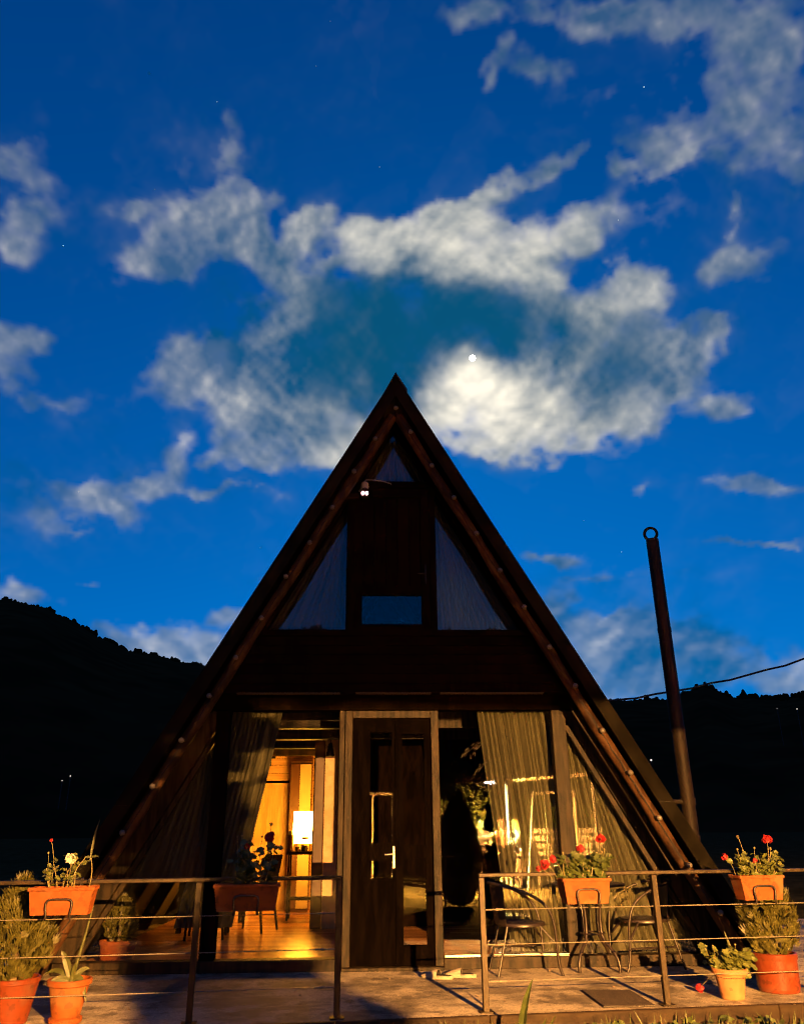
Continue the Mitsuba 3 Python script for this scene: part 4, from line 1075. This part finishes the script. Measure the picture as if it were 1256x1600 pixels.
# ------------------------------------------------------------------ terrace furniture
def tub_chair(o, rot, label):
    t = thing('metal_armchair', label, 'chair', 'black metal armchairs at the bistro table')
    M = rotz(rot, o)                       # faces local +y
    def P(nm, m, **k):
        return part(t, nm, place(m, M), 'mat_black_metal', smooth=45, **k)
    sg = np.linspace(0, 2 * np.pi, 33)[:-1]
    P('seat', trimesh.convex.convex_hull(np.vstack([np.stack([0.215 * np.cos(sg), 0.225 * np.sin(sg), np.full(32, z)], 1) * ([1, 1, 1] if z < 0.405 else [0.96, 0.96, 1]) for z in (0.385, 0.402, 0.412)])))
    # hoop: from one front foot up over the arms and round the back
    hoop = smooth_path([(-0.25, 0.30, 0.0), (-0.262, 0.25, 0.36), (-0.268, 0.19, 0.54), (-0.262, 0.06, 0.64), (-0.235, -0.12, 0.705), (-0.13, -0.255, 0.735), (0, -0.285, 0.742), (0.13, -0.255, 0.735), (0.235, -0.12, 0.705), (0.262, 0.06, 0.64), (0.268, 0.19, 0.54), (0.262, 0.25, 0.36), (0.25, 0.30, 0.0)], 72)
    P('arm_hoop', tube(hoop, 0.0125, 8))
    # woven back panel with vertical slats
    th = np.linspace(-0.78, 0.78, 15)
    for a0, a1 in zip(th[:-1], th[1:]):
        q = []
        for a in (a0 + 0.004, a1 - 0.004):
            for z, rr in ((0.40, 0.225), (0.715, 0.262)):
                for d in (0, 0.008):
                    q.append((math.sin(a) * (rr + d), -math.cos(a) * (rr + d) - 0.005, z))
        P('back_slat', trimesh.convex.convex_hull(np.array(q)))
    for sx in (-1, 1):
        P('leg', tube([(sx * 0.175, -0.165, 0.39), (sx * 0.205, -0.27, 0.0)], 0.0115, 8))
        P('leg', tube([(sx * 0.19, 0.13, 0.39), (sx * 0.255, 0.262, 0.24)], 0.010, 8))
        P('stretcher', tube([(sx * 0.191, -0.222, 0.185), (sx * 0.256, 0.275, 0.185)], 0.008, 8))
    return t


tub_chair((1.06, 8.26, 0.0), math.radians(-84), 'black tub armchair left of the bistro table, facing it')
tub_chair((2.26, 8.50, 0.0), math.radians(97), 'black tub armchair right of the bistro table, facing it')
bt = thing('bistro_table', 'small dark bistro table with curved tube legs behind the middle planter', 'table')
sg = np.linspace(0, 2 * np.pi, 41)[:-1]
bc = np.array([1.74, 8.38, 0.0])
part(bt, 'top', lathe([(0, 0.700), (0.33, 0.700), (0.34, 0.708), (0.34, 0.716), (0.33, 0.722), (0, 0.722)], 40, bc), 'mat_black_metal', smooth=40)
for i in range(4):
    a = math.radians(45 + 90 * i)
    d, e = np.array([math.cos(a), math.sin(a), 0]), np.array([-math.sin(a), math.cos(a), 0])
    part(bt, 'leg', tube(smooth_path([bc + d * 0.22 + [0, 0, 0.70], bc + d * 0.115 + [0, 0, 0.56], bc + d * 0.095 + [0, 0, 0.38], bc + d * 0.11 + [0, 0, 0.27], bc + d * 0.20 + [0, 0, 0.17], bc + d * 0.245 + [0, 0, 0.10], bc + d * 0.255], 26), 0.0145, 8), 'mat_black_metal', smooth=50)
part(bt, 'leg_ring', tube([bc + [0.11 * math.cos(a), 0.11 * math.sin(a), 0.30] for a in np.linspace(0, 2 * np.pi, 25)], 0.008, 6), 'mat_black_metal', smooth=50)
vs = thing('plant_bowl', 'low dark bowl with a small bush standing on the bistro table', 'bowl')
part(vs, 'bowl', lathe([(0, 0.723), (0.05, 0.723), (0.095, 0.79), (0.088, 0.79), (0.045, 0.732), (0, 0.732)], 24, bc + [0.10, -0.02, 0]), 'mat_black_metal', smooth=40)
ps = []
g = np.random.default_rng(77)
for _ in range(120):
    d = g.normal(size=3)
    d /= np.linalg.norm(d)
    ps.append(leaf_disc(bc + [0.10, -0.02, 0.84] + d * [0.11, 0.11, 0.07] * g.uniform(0.4, 1), d + [0, 0, 0.5], 0.022, g))
part(vs, 'foliage', gather(ps), 'mat_leaf', stuff=True)
ps = []
g = np.random.default_rng(99)
for _ in range(90):
    x, y = g.uniform(-3.4, 3.6), g.uniform(6.7, 8.35)
    ps.append(leaf_disc(np.array([x, y, 0.006]), np.array([0.35 * g.normal(), 0.35 * g.normal(), 1.0]), g.uniform(0.005, 0.016), g, 3))
key = numbered('fallen_leaves')
scene[key] = mikit.ply(gather(ps), 'mat_bark')
labels[key] = {'label': 'small dry leaves and crumbs scattered over the terrace', 'category': 'leaves', 'kind': 'stuff'}
mt = thing('doormat', 'dark rectangular mat lying on the right part of the terrace', 'mat')
mz = np.array([[1.40, 7.33], [1.77, 7.31], [1.80, 6.72], [1.43, 6.70]])
from shapely.geometry import Polygon
mm = trimesh.creation.extrude_polygon(Polygon(mz), 0.012, engine='earcut')
mm.apply_translation([0, 0, 0.001])
part(mt, 'pile', mm, 'mat_mat')
ed = np.vstack([mz, mz[:1]])
part(mt, 'border', tube(np.column_stack([ed, np.full(5, 0.008)]), 0.007, 6), 'mat_slipper_dark')


def slipper(o, rot, label):
    t = thing('slipper', label, 'slipper', 'pair of slippers before the door')
    M = rotz(rot, o)
    u = np.linspace(0, 2 * np.pi, 41)[:-1]
    L = 0.150
    x = 0.050 * np.sin(u) * (1 + 0.16 * np.cos(u)) + 0.006 * np.cos(u)
    y = L * np.cos(u)
    lo = np.stack([0.94 * x, 0.97 * y, 0 * x + 0.001], 1)
    mi_ = np.stack([x, y, 0 * x + 0.008], 1)
    hi = np.stack([0.97 * x, 0.985 * y, 0 * x + 0.019 + 0.010 * (np.cos(u) < -0.2)], 1)
    part(t, 'sole', place(trimesh.convex.convex_hull(np.vstack([lo, mi_, hi])), M), 'mat_cream', smooth=40)
    # closed toe and instep, open at the heel
    def cover(grow, lift):
        v = []
        for i, yy in enumerate(np.linspace(-0.015, 0.146, 12)):
            q = i / 11
            ww = (0.054 + grow) * math.sqrt(max(0.02, 1 - (max(0, yy) / 0.152) ** 2.4))
            hh = (0.082 + grow) * (1 - 0.62 * q ** 1.3) - 0.022
            for a_ in np.linspace(0, np.pi, 17):
                v.append((ww * math.cos(a_) + 0.003, yy, 0.014 + lift + hh * math.sin(a_) ** 0.75))
        f = [(i * 17 + j, i * 17 + j + 1, (i + 1) * 17 + j + 1, (i + 1) * 17 + j) for i in range(11) for j in range(16)]
        return trimesh.Trimesh(np.array(v), [q_ for a_, b_, c_, d_ in f for q_ in ((a_, b_, c_), (a_, c_, d_))], process=False)
    part(t, 'upper', place(cover(0.0, 0.0), M), 'mat_cream', smooth=50)
    part(t, 'lining', place(cover(-0.005, -0.002), M), 'mat_slipper_dark', smooth=50)
    part(t, 'insole', place(trimesh.convex.convex_hull(np.vstack([np.stack([0.84 * x, 0.9 * y, 0 * x + 0.0305], 1), np.stack([0.84 * x, 0.9 * y, 0 * x + 0.032], 1)])), M), 'mat_slipper_dark')


slipper((0.27, 7.98, 0), math.radians(66), 'cream slide slipper nearer the door, left of the pair')
slipper((0.47, 8.03, 0), math.radians(80), 'cream slide slipper, right of the pair')

# ------------------------------------------------------------------ plants in front of the terrace
k = thing('lance_leaf_plant', 'dark plant with one upright lance-shaped leaf in front of the terrace', 'plant')
lo = np.array([0.76, 6.02, GZ])
for i, (dx, dz, bx, w) in enumerate(((0.075, 0.50, -0.06, 0.036), (-0.05, 0.26, -0.05, 0.026), (0.14, 0.28, 0.02, 0.022), (0.20, 0.30, 0.02, 0.014), (-0.13, 0.24, -0.02, 0.03))):
    part(k, 'leaf', strap_leaf(lo + [0.01 * i - 0.02, 0.01 * i, 0], lo + [dx, -0.02 * i, dz], (bx, 0, 0.02), w, 0.3, 11, (-1.0, -0.75, 0.3)), 'mat_leaf')
ps = []
g = np.random.default_rng(8)
for _ in range(2600):
    x = g.uniform(-4.0, 5.2)
    s = g.uniform(0.12, 1.1)
    base = rp(x + 0.5, -s, GZ)
    hgt = (0.10 + 0.12 * meshkit.noise(np.array([x * 2.3, s * 3, 4.0]))) * g.uniform(0.5, 1.1)
    if g.random() < 0.55:
        ps.append(strap_leaf(base, base + np.array([g.normal() * 0.05, g.normal() * 0.05, hgt * 1.1]), (g.normal() * 0.03, 0, 0.01), 0.006, 0.2, 4))
    else:
        ps.append(leaf_disc(base + [0, 0, hgt * 0.8], np.array([g.normal() * 0.5, g.normal() * 0.5 - 0.3, 1.0]), g.uniform(0.015, 0.032), g, 5))
key = numbered('ground_cover')
scene[key] = mikit.ply(gather(ps), 'mat_leaf')
labels[key] = {'label': 'low weeds and grass along the front of the terrace', 'category': 'ground cover', 'kind': 'stuff'}

# ------------------------------------------------------------------ stars and far lights
scene['mat_star'] = {'type': 'diffuse', 'reflectance': rgb(0, 0, 0)}
for az, el, r, b, lab in ((-27.55, 36.88, 2.5, 1.0, 'bright star near the left edge of the sky, between two left-hand clouds'), (22.67, 47.21, 2.9, 1.0, 'brightest star, in the clear gap among the upper right clouds'),
                          (18.97, 39.98, 1.9, 0.8, 'star just right of the small cloud above the right arm of the moonlit cloud'), (-23.13, 48.11, 2.0, 0.4, 'faint star in the clear upper left of the sky'),
                          (-17.03, 47.6, 2.1, 0.6, 'star just above the thin wisp over the left arm of the moonlit cloud'), (-1.8, 44.96, 2.0, 0.4, 'faint star above the top of the moonlit cloud'),
                          (-8.05, 50.54, 1.9, 0.25, 'very faint star high above the moonlit cloud, left of centre'), (-10.61, 18.86, 2.0, 0.7, 'low star just left of the left roof slope'),
                          (16.1, 17.94, 2.2, 0.9, 'low star just left of the stovepipe'), (-23.72, 21.49, 2.1, 0.7, 'star above the small low clouds on the left'),
                          (13.66, 20.35, 1.9, 0.35, 'faint star between the roof and the top of the stovepipe'), (-21.37, 41.7, 1.9, 0.25, 'very faint star left of the upper left arm of the moonlit cloud'),
                          (-6.83, 53.0, 1.8, 0.2, 'topmost faint star near the upper edge of the sky')):
    kk = thing('star', lab, 'star', 'stars in the night sky')
    scene[kk] = {**mikit.ply(ball(azel(az, el) * 4500.0, r, 1), 'mat_star'), **lamp((0.85 * b, 0.95 * b, 1.0 * b), 0.002)}
for az, el, size, lab in ((-22.12, 2.98, 0.0011, 'lower of two small lights on the dark left hill'), (-21.67, 3.26, 0.0012, 'upper of two small lights on the dark left hill'), (16.45, 4.04, 0.0021, 'bright white light on the dark right hill beside the roof'), (25.68, 6.79, 0.0011, 'small light near the crest of the right hill, nearer the right edge'), (24.55, 6.90, 0.0007, 'faint light near the crest of the right hill')):
    rr = np.linspace(230, 1480, 800)
    hh = hill_height(np.full_like(rr, az), rr) + 14
    tt = EYE[2] + rr * math.tan(math.radians(el))
    r = rr[np.argmax(hh > tt)] - 6
    p = np.array([r * math.sin(math.radians(az)), r * math.cos(math.radians(az)), EYE[2] + r * math.tan(math.radians(el))])
    kk = thing('hillside_light', lab, 'light')
    gk = numbered(kk + '__globe')
    scene[gk] = {**mikit.ply(ball(p, size * r * 0.5, 2), 'mat_star', smooth=True), **lamp((1.3, 1.15, 1.0), 0.002)}
    ground_z = float(hill_height(az, r)) - 8
    part(kk, 'pole', tube([(p[0], p[1], ground_z), p - [0, 0, size * r * 0.5]], 0.12, 6), 'mat_cable')

# ------------------------------------------------------------------ the moon
kk = thing('moon', 'small bright moon among the clouds above the roof', 'moon')
scene[kk] = {**mikit.ply(ball(azel(MOON_AZ, MOON_EL) * 5200.0, 21.0, 4), 'mat_star', smooth=True), **lamp((4.0, 3.9, 3.6), 0.002)}

# ------------------------------------------------------------------ the garden behind the camera, seen in the glass
PU, PN = np.array([0.447, 0.894, 0]), np.array([0.894, -0.447, 0])
PERG = frame((2.3, -3.2, 0), PU, -PN)        # x along, y away from the far side (negative y = far)
pg = thing('garden_shelter', 'pale timber shelter with a boarded flat roof, lit by the lamp under it', 'shelter')


def G(m):
    return place(m, PERG)


for i in range(16):
    y0 = -1.42 + i * 0.092
    part(pg, 'roof_board', G(box(-0.05, 4.95, y0, y0 + 0.084, 2.385, 2.41)), 'mat_shelter_board')
for x in np.linspace(0.1, 4.8, 9):
    part(pg, 'joist', G(box(x - 0.025, x + 0.025, -1.36, 0.0, 2.335, 2.383)), 'mat_shelter_board')
part(pg, 'near_beam', G(box(-0.05, 4.95, 0.003, 0.05, 2.2125, 2.383)), 'mat_shelter_board')
part(pg, 'far_beam', G(box(-0.05, 4.95, -1.41, -1.363, 2.255, 2.383)), 'mat_far_beam')
for x, y in ((0.2, -1.387), (3.2, -1.387), (4.9, -1.387)):
    part(pg, 'post', G(box(x - 0.035, x + 0.035, y - 0.022, y + 0.022, GZ - 0.05, 2.238)), 'mat_white_paint')

LAMP = np.array([3.12, -3.0, 2.195])
gl = thing('garden_lamp', 'bright bare lamp hanging under the garden shelter', 'lamp')
bk = numbered(gl + '__bulb')
scene[bk] = {**mikit.ply(ball(LAMP, 0.045, 3, (1, 1, 0.14)), 'mat_star', smooth=True), **lamp(tuple(2.1e6 * x for x in (1.0, 0.44, 0.10)), 1.6)}
part(gl, 'socket', tube([LAMP + [0, 0, 0.0068], LAMP + [0, 0, 0.07]], 0.017, 12), 'mat_black_metal')
rv = [(0.15 * math.cos(a_), 0.12 * math.sin(a_)) for a_ in np.linspace(0, math.pi, 25)]
part(gl, 'reflector', place(prism(rv, 0.0, 0.006), frame((LAMP[0], LAMP[1] - 0.085, LAMP[2] + 0.002), (1, 0, 0), (0, 1, 0))), 'mat_enamel')  # added white plate, widens the bright spot of the lamp in the glass
part(gl, 'cord', tube([LAMP + [0, 0, 0.07], (LAMP[0], LAMP[1], 2.384)], 0.004, 6), 'mat_black_metal')

# the columnar bush that shades the left half of the house front
thuja((1.82, 0.0, GZ), 2.22, 0.70, 'tall dark columnar bush in the garden, mirrored beside the door', 51, 15000, (0, 0), 'mat_thuja', 'columnar_bush', 'bush', 0.5)


def bush(o, r, h, label, seed, mat, n=1500):
    g = np.random.default_rng(seed)
    t = thing('garden_bush', label, 'bush')
    o = np.asarray(o, float)
    ms = []
    for i in range(7):
        a = g.uniform(0, 6.3)
        ms.append(tube(smooth_path([o, o + [0.2 * r * math.cos(a), 0.2 * r * math.sin(a), 0.4 * h], o + [0.7 * r * math.cos(a), 0.7 * r * math.sin(a), 0.85 * h]], 8), np.linspace(0.03, 0.008, 8), 6))
    part(t, 'branches', cat(ms), 'mat_bark', stuff=True)
    ps = []
    cl = [(g.normal(size=3) * [0.42 * r, 0.42 * r, 0.20 * h] + [0, 0, 0.6 * h], g.uniform(0.25, 0.45) * r) for _ in range(16)]
    for _ in range(n):
        c, cr = cl[g.integers(len(cl))]
        d = g.normal(size=3)
        d /= np.linalg.norm(d)
        ps.append(leaf_disc(o + c + d * cr * g.uniform(0.6, 1.05), d + 0.6 * g.normal(size=3), g.uniform(0.03, 0.065), g, 3))
    part(t, 'foliage', gather(ps), mat, stuff=True)


bush((2.95, -6.6, GZ), 1.0, 2.3, 'dark bush in the garden left of the hanging lamp in the glass', 61, 'mat_leaf')
bush((7.0, -8.2, GZ), 1.2, 2.6, 'lit bush behind the white slatted bench in the garden', 62, 'mat_leaf')
bush((8.6, -8.0, GZ), 1.2, 2.4, 'lit bush at the far end of the white slatted bench', 63, 'mat_leaf')
bush((5.2, -9.0, GZ), 1.0, 2.0, 'lit bush behind the people in the garden', 64, 'mat_leaf')

yt = thing('young_tree', 'slender tree added out of view beside the columnar bush to shade the left roof edge', 'tree')  # added tree, its thin crown dims the lamplight on the left of the house
to = np.array([1.50, 0.30, GZ])
tt = [to, to + [0.03, -0.02, 1.0], to + [0.02, 0, 1.9], to + [0.05, 0, 2.75]]
tb = [tube(smooth_path(tt, 12), np.linspace(0.022, 0.006, 12), 8)]
g = np.random.default_rng(71)
ps = []
for _ in range(26):
    b0 = to + [0.02, 0, g.uniform(1.98, 2.6)]
    a_ = g.uniform(0, 6.28)
    b1 = b0 + [g.uniform(0.15, 0.62) * math.cos(a_), 0.5 * g.uniform(0.2, 0.6) * math.sin(a_), g.uniform(0.0, 0.25)]
    tb.append(tube([b0, b1], [0.007, 0.002], 5))
    for _ in range(30):
        c_ = b0 + (b1 - b0) * g.uniform(0.2, 1.05) + 0.05 * g.normal(size=3)
        ps.append(leaf_disc(c_, g.normal(size=3) + [0, 0, 0.6], g.uniform(0.03, 0.055), g, 3))
part(yt, 'trunk', cat(tb), 'mat_bark')
part(yt, 'crown', gather(ps), 'mat_leaf', stuff=True)

sw = thing('swing_frame', 'pale tube swing frame standing in the lit garden', 'swing')
for x in (4.50, 5.60):
    for dy, dx in ((-0.55, -0.12), (0.62, -0.42 if x < 5 else -0.25)):
        part(sw, 'leg', tube([(x, -4.5, 2.03), (x + dx, -4.5 + dy, GZ)], 0.028, 10), 'mat_white_paint')
    part(sw, 'corner_joint', ball((x, -4.5, 2.03), 0.05, 2), 'mat_white_paint')
part(sw, 'top_bar', tube([(4.50, -4.5, 2.03), (5.60, -4.5, 2.07)], 0.03, 10), 'mat_white_paint')
part(sw, 'seat', box(4.75, 5.35, -4.62, -4.38, 0.30, 0.33, 0.006), 'mat_white_paint')
for x in (4.80, 5.30):
    part(sw, 'rope', tube([(x, -4.5, 0.33), (x, -4.5, 2.03)], 0.008, 6), 'mat_white_paint')

bn = thing('pallet_bench', 'white slatted bench made of pallets in the garden', 'bench')
for i in range(5):
    z0 = 0.30 + i * 0.19
    for x0, x1 in ((4.72, 5.70), (5.74, 6.75)):
        part(bn, 'back_slat', box(x0, x1, -6.05 + 0.004 * i, -6.025 + 0.004 * i, z0, z0 + 0.135, 0.004), 'mat_white_paint')
for x in (4.76, 5.45, 6.05, 6.68):
    part(bn, 'post', box(x, x + 0.07, -6.12, -6.055, GZ, 1.20, 0.004), 'mat_white_paint')
for i in range(4):
    part(bn, 'seat_slat', box(4.72, 6.75, -5.98 + i * 0.12, -5.88 + i * 0.12, 0.20, 0.225, 0.004), 'mat_white_paint')
for x in (4.80, 5.70, 6.60):
    part(bn, 'leg', box(x, x + 0.07, -5.95, -5.55, GZ, 0.199, 0.004), 'mat_white_paint')

ar = thing('garden_arch', 'white garden arch left of the people, mirrored in the door glass', 'arch')
for x in (0.40, 0.92):
    part(ar, 'post', box(x - 0.03, x + 0.03, -5.03, -4.97, GZ, 2.02, 0.004), 'mat_white_paint')
part(ar, 'crossbar', box(0.20, 1.12, -5.035, -4.965, 2.022, 2.09, 0.004), 'mat_white_paint')
for z in (0.80,):
    part(ar, 'rung', box(0.43, 0.89, -5.012, -4.99, z, z + 0.05), 'mat_white_paint')
gt = thing('garden_table', 'round garden table among the people', 'table')
part(gt, 'top', lathe([(0, 0.80), (0.42, 0.80), (0.43, 0.81), (0.43, 0.83), (0, 0.835)], 36, (3.05, -4.35, 0)), 'mat_cloth_black', smooth=40)
part(gt, 'column', lathe([(0, GZ), (0.25, GZ), (0.25, GZ + 0.03), (0.04, GZ + 0.07), (0.035, 0.80), (0, 0.80)], 20, (3.05, -4.35, 0)), 'mat_cloth_black', smooth=40)
for dx, dy, lab in ((0.12, 0.1, 'drinking glass nearest the person in red'), (-0.15, 0.05, 'drinking glass nearest the person with long fair hair'), (0.02, -0.18, 'drinking glass nearest the bending person')):
    tg = thing('drinking_glass', lab, 'glass', 'drinking glasses on the garden table')
    part(tg, 'tumbler', lathe([(0.026, 0.838), (0.033, 0.95)], 16, (3.05 + dx, -4.35 + dy, 0)), 'mat_jar', smooth=True)
    part(tg, 'drink', lathe([(0, 0.838), (0.025, 0.838), (0.029, 0.90), (0, 0.90)], 16, (3.05 + dx, -4.35 + dy, 0)), 'mat_cream', smooth=40)


# ------------------------------------------------------------------ people (seen mirrored in the glass)
def sph(p, r):
    return m3.Manifold.sphere(r, 16).translate(tuple(float(x) for x in p))


def limbs(chain):
    """A union of tapered bones: each (p0, r0, p1, r1)."""
    out = [m3.Manifold.batch_hull([sph(p0, r0), sph(p1, r1)]) for p0, r0, p1, r1 in chain]
    return m3.Manifold.batch_boolean(out, m3.OpType.Add)


def skinned(man, edge=0.022, it=8):
    m = man.refine_to_length(edge).to_mesh()
    t = trimesh.Trimesh(m.vert_properties[:, :3], m.tri_verts, process=True)
    trimesh.smoothing.filter_taubin(t, lamb=0.5, nu=0.52, iterations=it)
    return t


def person(o, face, label, pose, hair, top, skirt=None, legs=None, hair_len=0.0, tilt=(0, 0), height=1.6, sleeves=True):
    """pose: right and left (elbow, wrist), local x right, y forward, z up, for a figure 1.6 m tall."""
    t = thing('person', label, 'person')
    M = rotz(face - math.pi / 2, o) @ np.diag([height / 1.6] * 3 + [1])
    V = np.array
    hd = V([tilt[0], 0.02 + tilt[1], 1.485])
    ch = []
    for s in (-1, 1):
        hip, kn, an = V([s * 0.085, 0, 0.82]), V([s * 0.085, 0.02, 0.44]), V([s * 0.085, -0.02, 0.07])
        ch += [(hip, 0.082, kn, 0.052), (kn, 0.053, kn + [0, -0.03, -0.12], 0.052), (kn + [0, -0.03, -0.12], 0.052, an, 0.034), (an, 0.036, an + [s * 0.015, 0.15, -0.035], 0.026)]
    ch += [(V([-0.07, 0, 0.86]), 0.095, V([0.07, 0, 0.86]), 0.095), (V([-0.05, 0, 0.88]), 0.09, V([-0.045, 0, 1.03]), 0.078), (V([0.05, 0, 0.88]), 0.09, V([0.045, 0, 1.03]), 0.078),
           (V([-0.05, 0, 1.02]), 0.078, V([-0.075, 0.0, 1.20]), 0.085), (V([0.05, 0, 1.02]), 0.078, V([0.075, 0.0, 1.20]), 0.085), (V([-0.07, 0.02, 1.18]), 0.085, V([0.07, 0.02, 1.18]), 0.085),
           (V([-0.15, -0.01, 1.29]), 0.047, V([0.15, -0.01, 1.29]), 0.047), (V([0, -0.01, 1.28]), 0.065, hd - [0, 0.015, 0.10], 0.045)]
    ch += [(hd + [0, -0.015, 0.035], 0.078, hd + [0, 0.018, -0.05], 0.052), (hd + [0, 0.03, -0.03], 0.055, hd + [0, 0.045, -0.075], 0.028), (hd + [0, 0.085, 0.012], 0.008, hd + [0, 0.100, -0.022], 0.012)]
    for s in (-1, 1):
        ch.append((hd + [s * 0.078, 0, 0.015], 0.014, hd + [s * 0.076, 0.0, -0.018], 0.010))
    hands = []
    for s, (el, wr) in zip((1, -1), pose):
        sh_, el, wr = V([s * 0.165, -0.01, 1.285]), V(el, float), V(wr, float)
        ch += [(sh_, 0.047, el, 0.036), (el, 0.036, wr, 0.024)]
        d = wr - el
        d /= np.linalg.norm(d)
        side = np.cross(d, [0, 0, 1.0]) if abs(d[2]) < 0.9 else np.cross(d, [0, 1.0, 0])
        side /= np.linalg.norm(side)
        nrm = np.cross(side, d)
        pl = wr + d * 0.075
        ch += [(wr, 0.022, pl + side * 0.022, 0.014), (wr, 0.022, pl - side * 0.022, 0.014)]
        for i, L in enumerate((0.066, 0.076, 0.072, 0.056)):
            b0 = pl + side * (0.029 - 0.0193 * i)
            b1, b2 = b0 + d * L * 0.5 - nrm * 0.008, b0 + d * L * 0.85 - nrm * 0.028
            hands += [(b0, 0.009, b1, 0.0085), (b1, 0.0085, b2, 0.0075)]
        th0 = wr + d * 0.02 + side * 0.022 * s
        hands += [(th0, 0.011, th0 + d * 0.035 + side * 0.03 * s, 0.010), (th0 + d * 0.035 + side * 0.03 * s, 0.010, th0 + d * 0.065 + side * 0.034 * s, 0.008)]
    part(t, 'body', place(skinned(limbs(ch + hands), 0.02, 6), M), 'mat_skin', smooth=True)
    for s in (-1, 1):
        part(t, 'eye', place(ball(hd + [s * 0.028, 0.073, 0.008], 0.0105, 2), M), 'mat_eye', smooth=True)
    part(t, 'mouth', place(ball(hd + [0, 0.071, -0.058], 0.02, 2, (1, 0.45, 0.36)), M), 'mat_lip', smooth=True)
    hc = [(hd + [0, -0.03, 0.045], 0.086, hd + [0, 0.012, 0.058], 0.074), (hd + [0, -0.04, 0.03], 0.08, hd + [0, -0.045, -0.05], 0.062)]
    for s in (-1, 1):
        hc.append((hd + [s * 0.052, -0.02, 0.03], 0.04, hd + [s * 0.07, -0.03, -0.05 - 0.45 * hair_len], 0.026))
    if hair_len:
        hc += [(hd + [0, -0.06, -0.02], 0.065, hd + [0, -0.095, -0.08 - hair_len], 0.035), (hd + [0.05, -0.06, -0.02], 0.04, hd + [0.06, -0.085, -0.05 - hair_len], 0.03), (hd + [-0.05, -0.06, -0.02], 0.04, hd + [-0.06, -0.085, -0.05 - hair_len], 0.03)]
    hm = skinned(limbs(hc), 0.02, 4)
    hm.vertices = hm.vertices + hm.vertex_normals * (0.006 * np.sin(hm.vertices[:, :1] * 300) * np.ones(3))
    part(t, 'hair', place(hm, M), hair, smooth=True)
    e = 0.012
    tc = [(p0, r0 + e, p1, r1 + e) for p0, r0, p1, r1 in ch[8:15]]
    if sleeves:
        for s, (el, wr) in zip((1, -1), pose):
            sh_ = V([s * 0.165, -0.01, 1.285])
            tc.append((sh_, 0.047 + e, sh_ + 0.62 * (V(el, float) - sh_), 0.042 + e))
    part(t, 'top', place(skinned(limbs(tc), 0.022, 5), M), top, smooth=True)
    if skirt:
        g_ = [(V([-0.07, 0, 0.90]), 0.108, V([-0.10, 0.02, 0.48]), 0.105), (V([0.07, 0, 0.90]), 0.108, V([0.10, 0.02, 0.48]), 0.105), (V([0, 0, 0.9]), 0.11, V([0, 0.04, 0.47]), 0.10)]
        part(t, 'skirt', place(skinned(limbs(g_), 0.025, 5), M), skirt, smooth=True)
    if legs:
        part(t, 'trousers', place(skinned(limbs([(p0, r0 + e, p1, r1 + e) for p0, r0, p1, r1 in ch[0:3] + ch[4:7]] + [(V([-0.07, 0, 0.86]), 0.106, V([0.07, 0, 0.86]), 0.106)]), 0.025, 5), M), legs, smooth=True)
    sh = [(V([s * 0.085, -0.03, 0.035]), 0.038, V([s * 0.10, 0.14, 0.028]), 0.033) for s in (-1, 1)]
    part(t, 'shoes', place(skinned(limbs(sh), 0.025, 3), M), 'mat_cloth_black', smooth=True)


D = math.radians
person((2.48, -4.5, GZ), D(10), 'person in black with long fair hair standing at the left of the group', [((0.23, 0.10, 1.05), (0.16, 0.32, 1.02)), ((-0.24, 0.02, 1.02), (-0.20, 0.16, 0.82))], 'mat_hair_blond', 'mat_cloth_black', legs='mat_cloth_black', hair_len=0.26, height=1.66)
person((3.22, -5.05, GZ), D(80), 'dark-dressed person bending towards the table between the others', [((0.22, 0.12, 1.04), (0.06, 0.32, 1.00)), ((-0.24, 0.10, 1.05), (-0.10, 0.33, 1.0))], 'mat_hair_grey', 'mat_cloth_black', legs='mat_cloth_grey', tilt=(-0.03, 0.03), height=1.60)
person((3.62, -4.45, GZ), D(-120), 'person in a red sleeveless dress reaching out one arm', [((0.40, 0.14, 1.20), (0.62, 0.26, 1.18)), ((-0.24, 0.05, 1.03), (-0.2, 0.2, 0.86))], 'mat_hair_dark', 'mat_cloth_red', skirt='mat_cloth_red', height=1.62, sleeves=False)
person((4.05, -4.75, GZ), D(165), 'person in white with one arm raised, standing right of the red dress', [((0.22, 0.14, 1.08), (0.05, 0.34, 1.12)), ((-0.25, 0.08, 1.04), (-0.14, 0.28, 0.95))], 'mat_hair_blond', 'mat_cloth_white', legs='mat_cloth_grey', hair_len=0.06, height=1.60)

# camera out of the scene's ordinary entries: nothing else to add
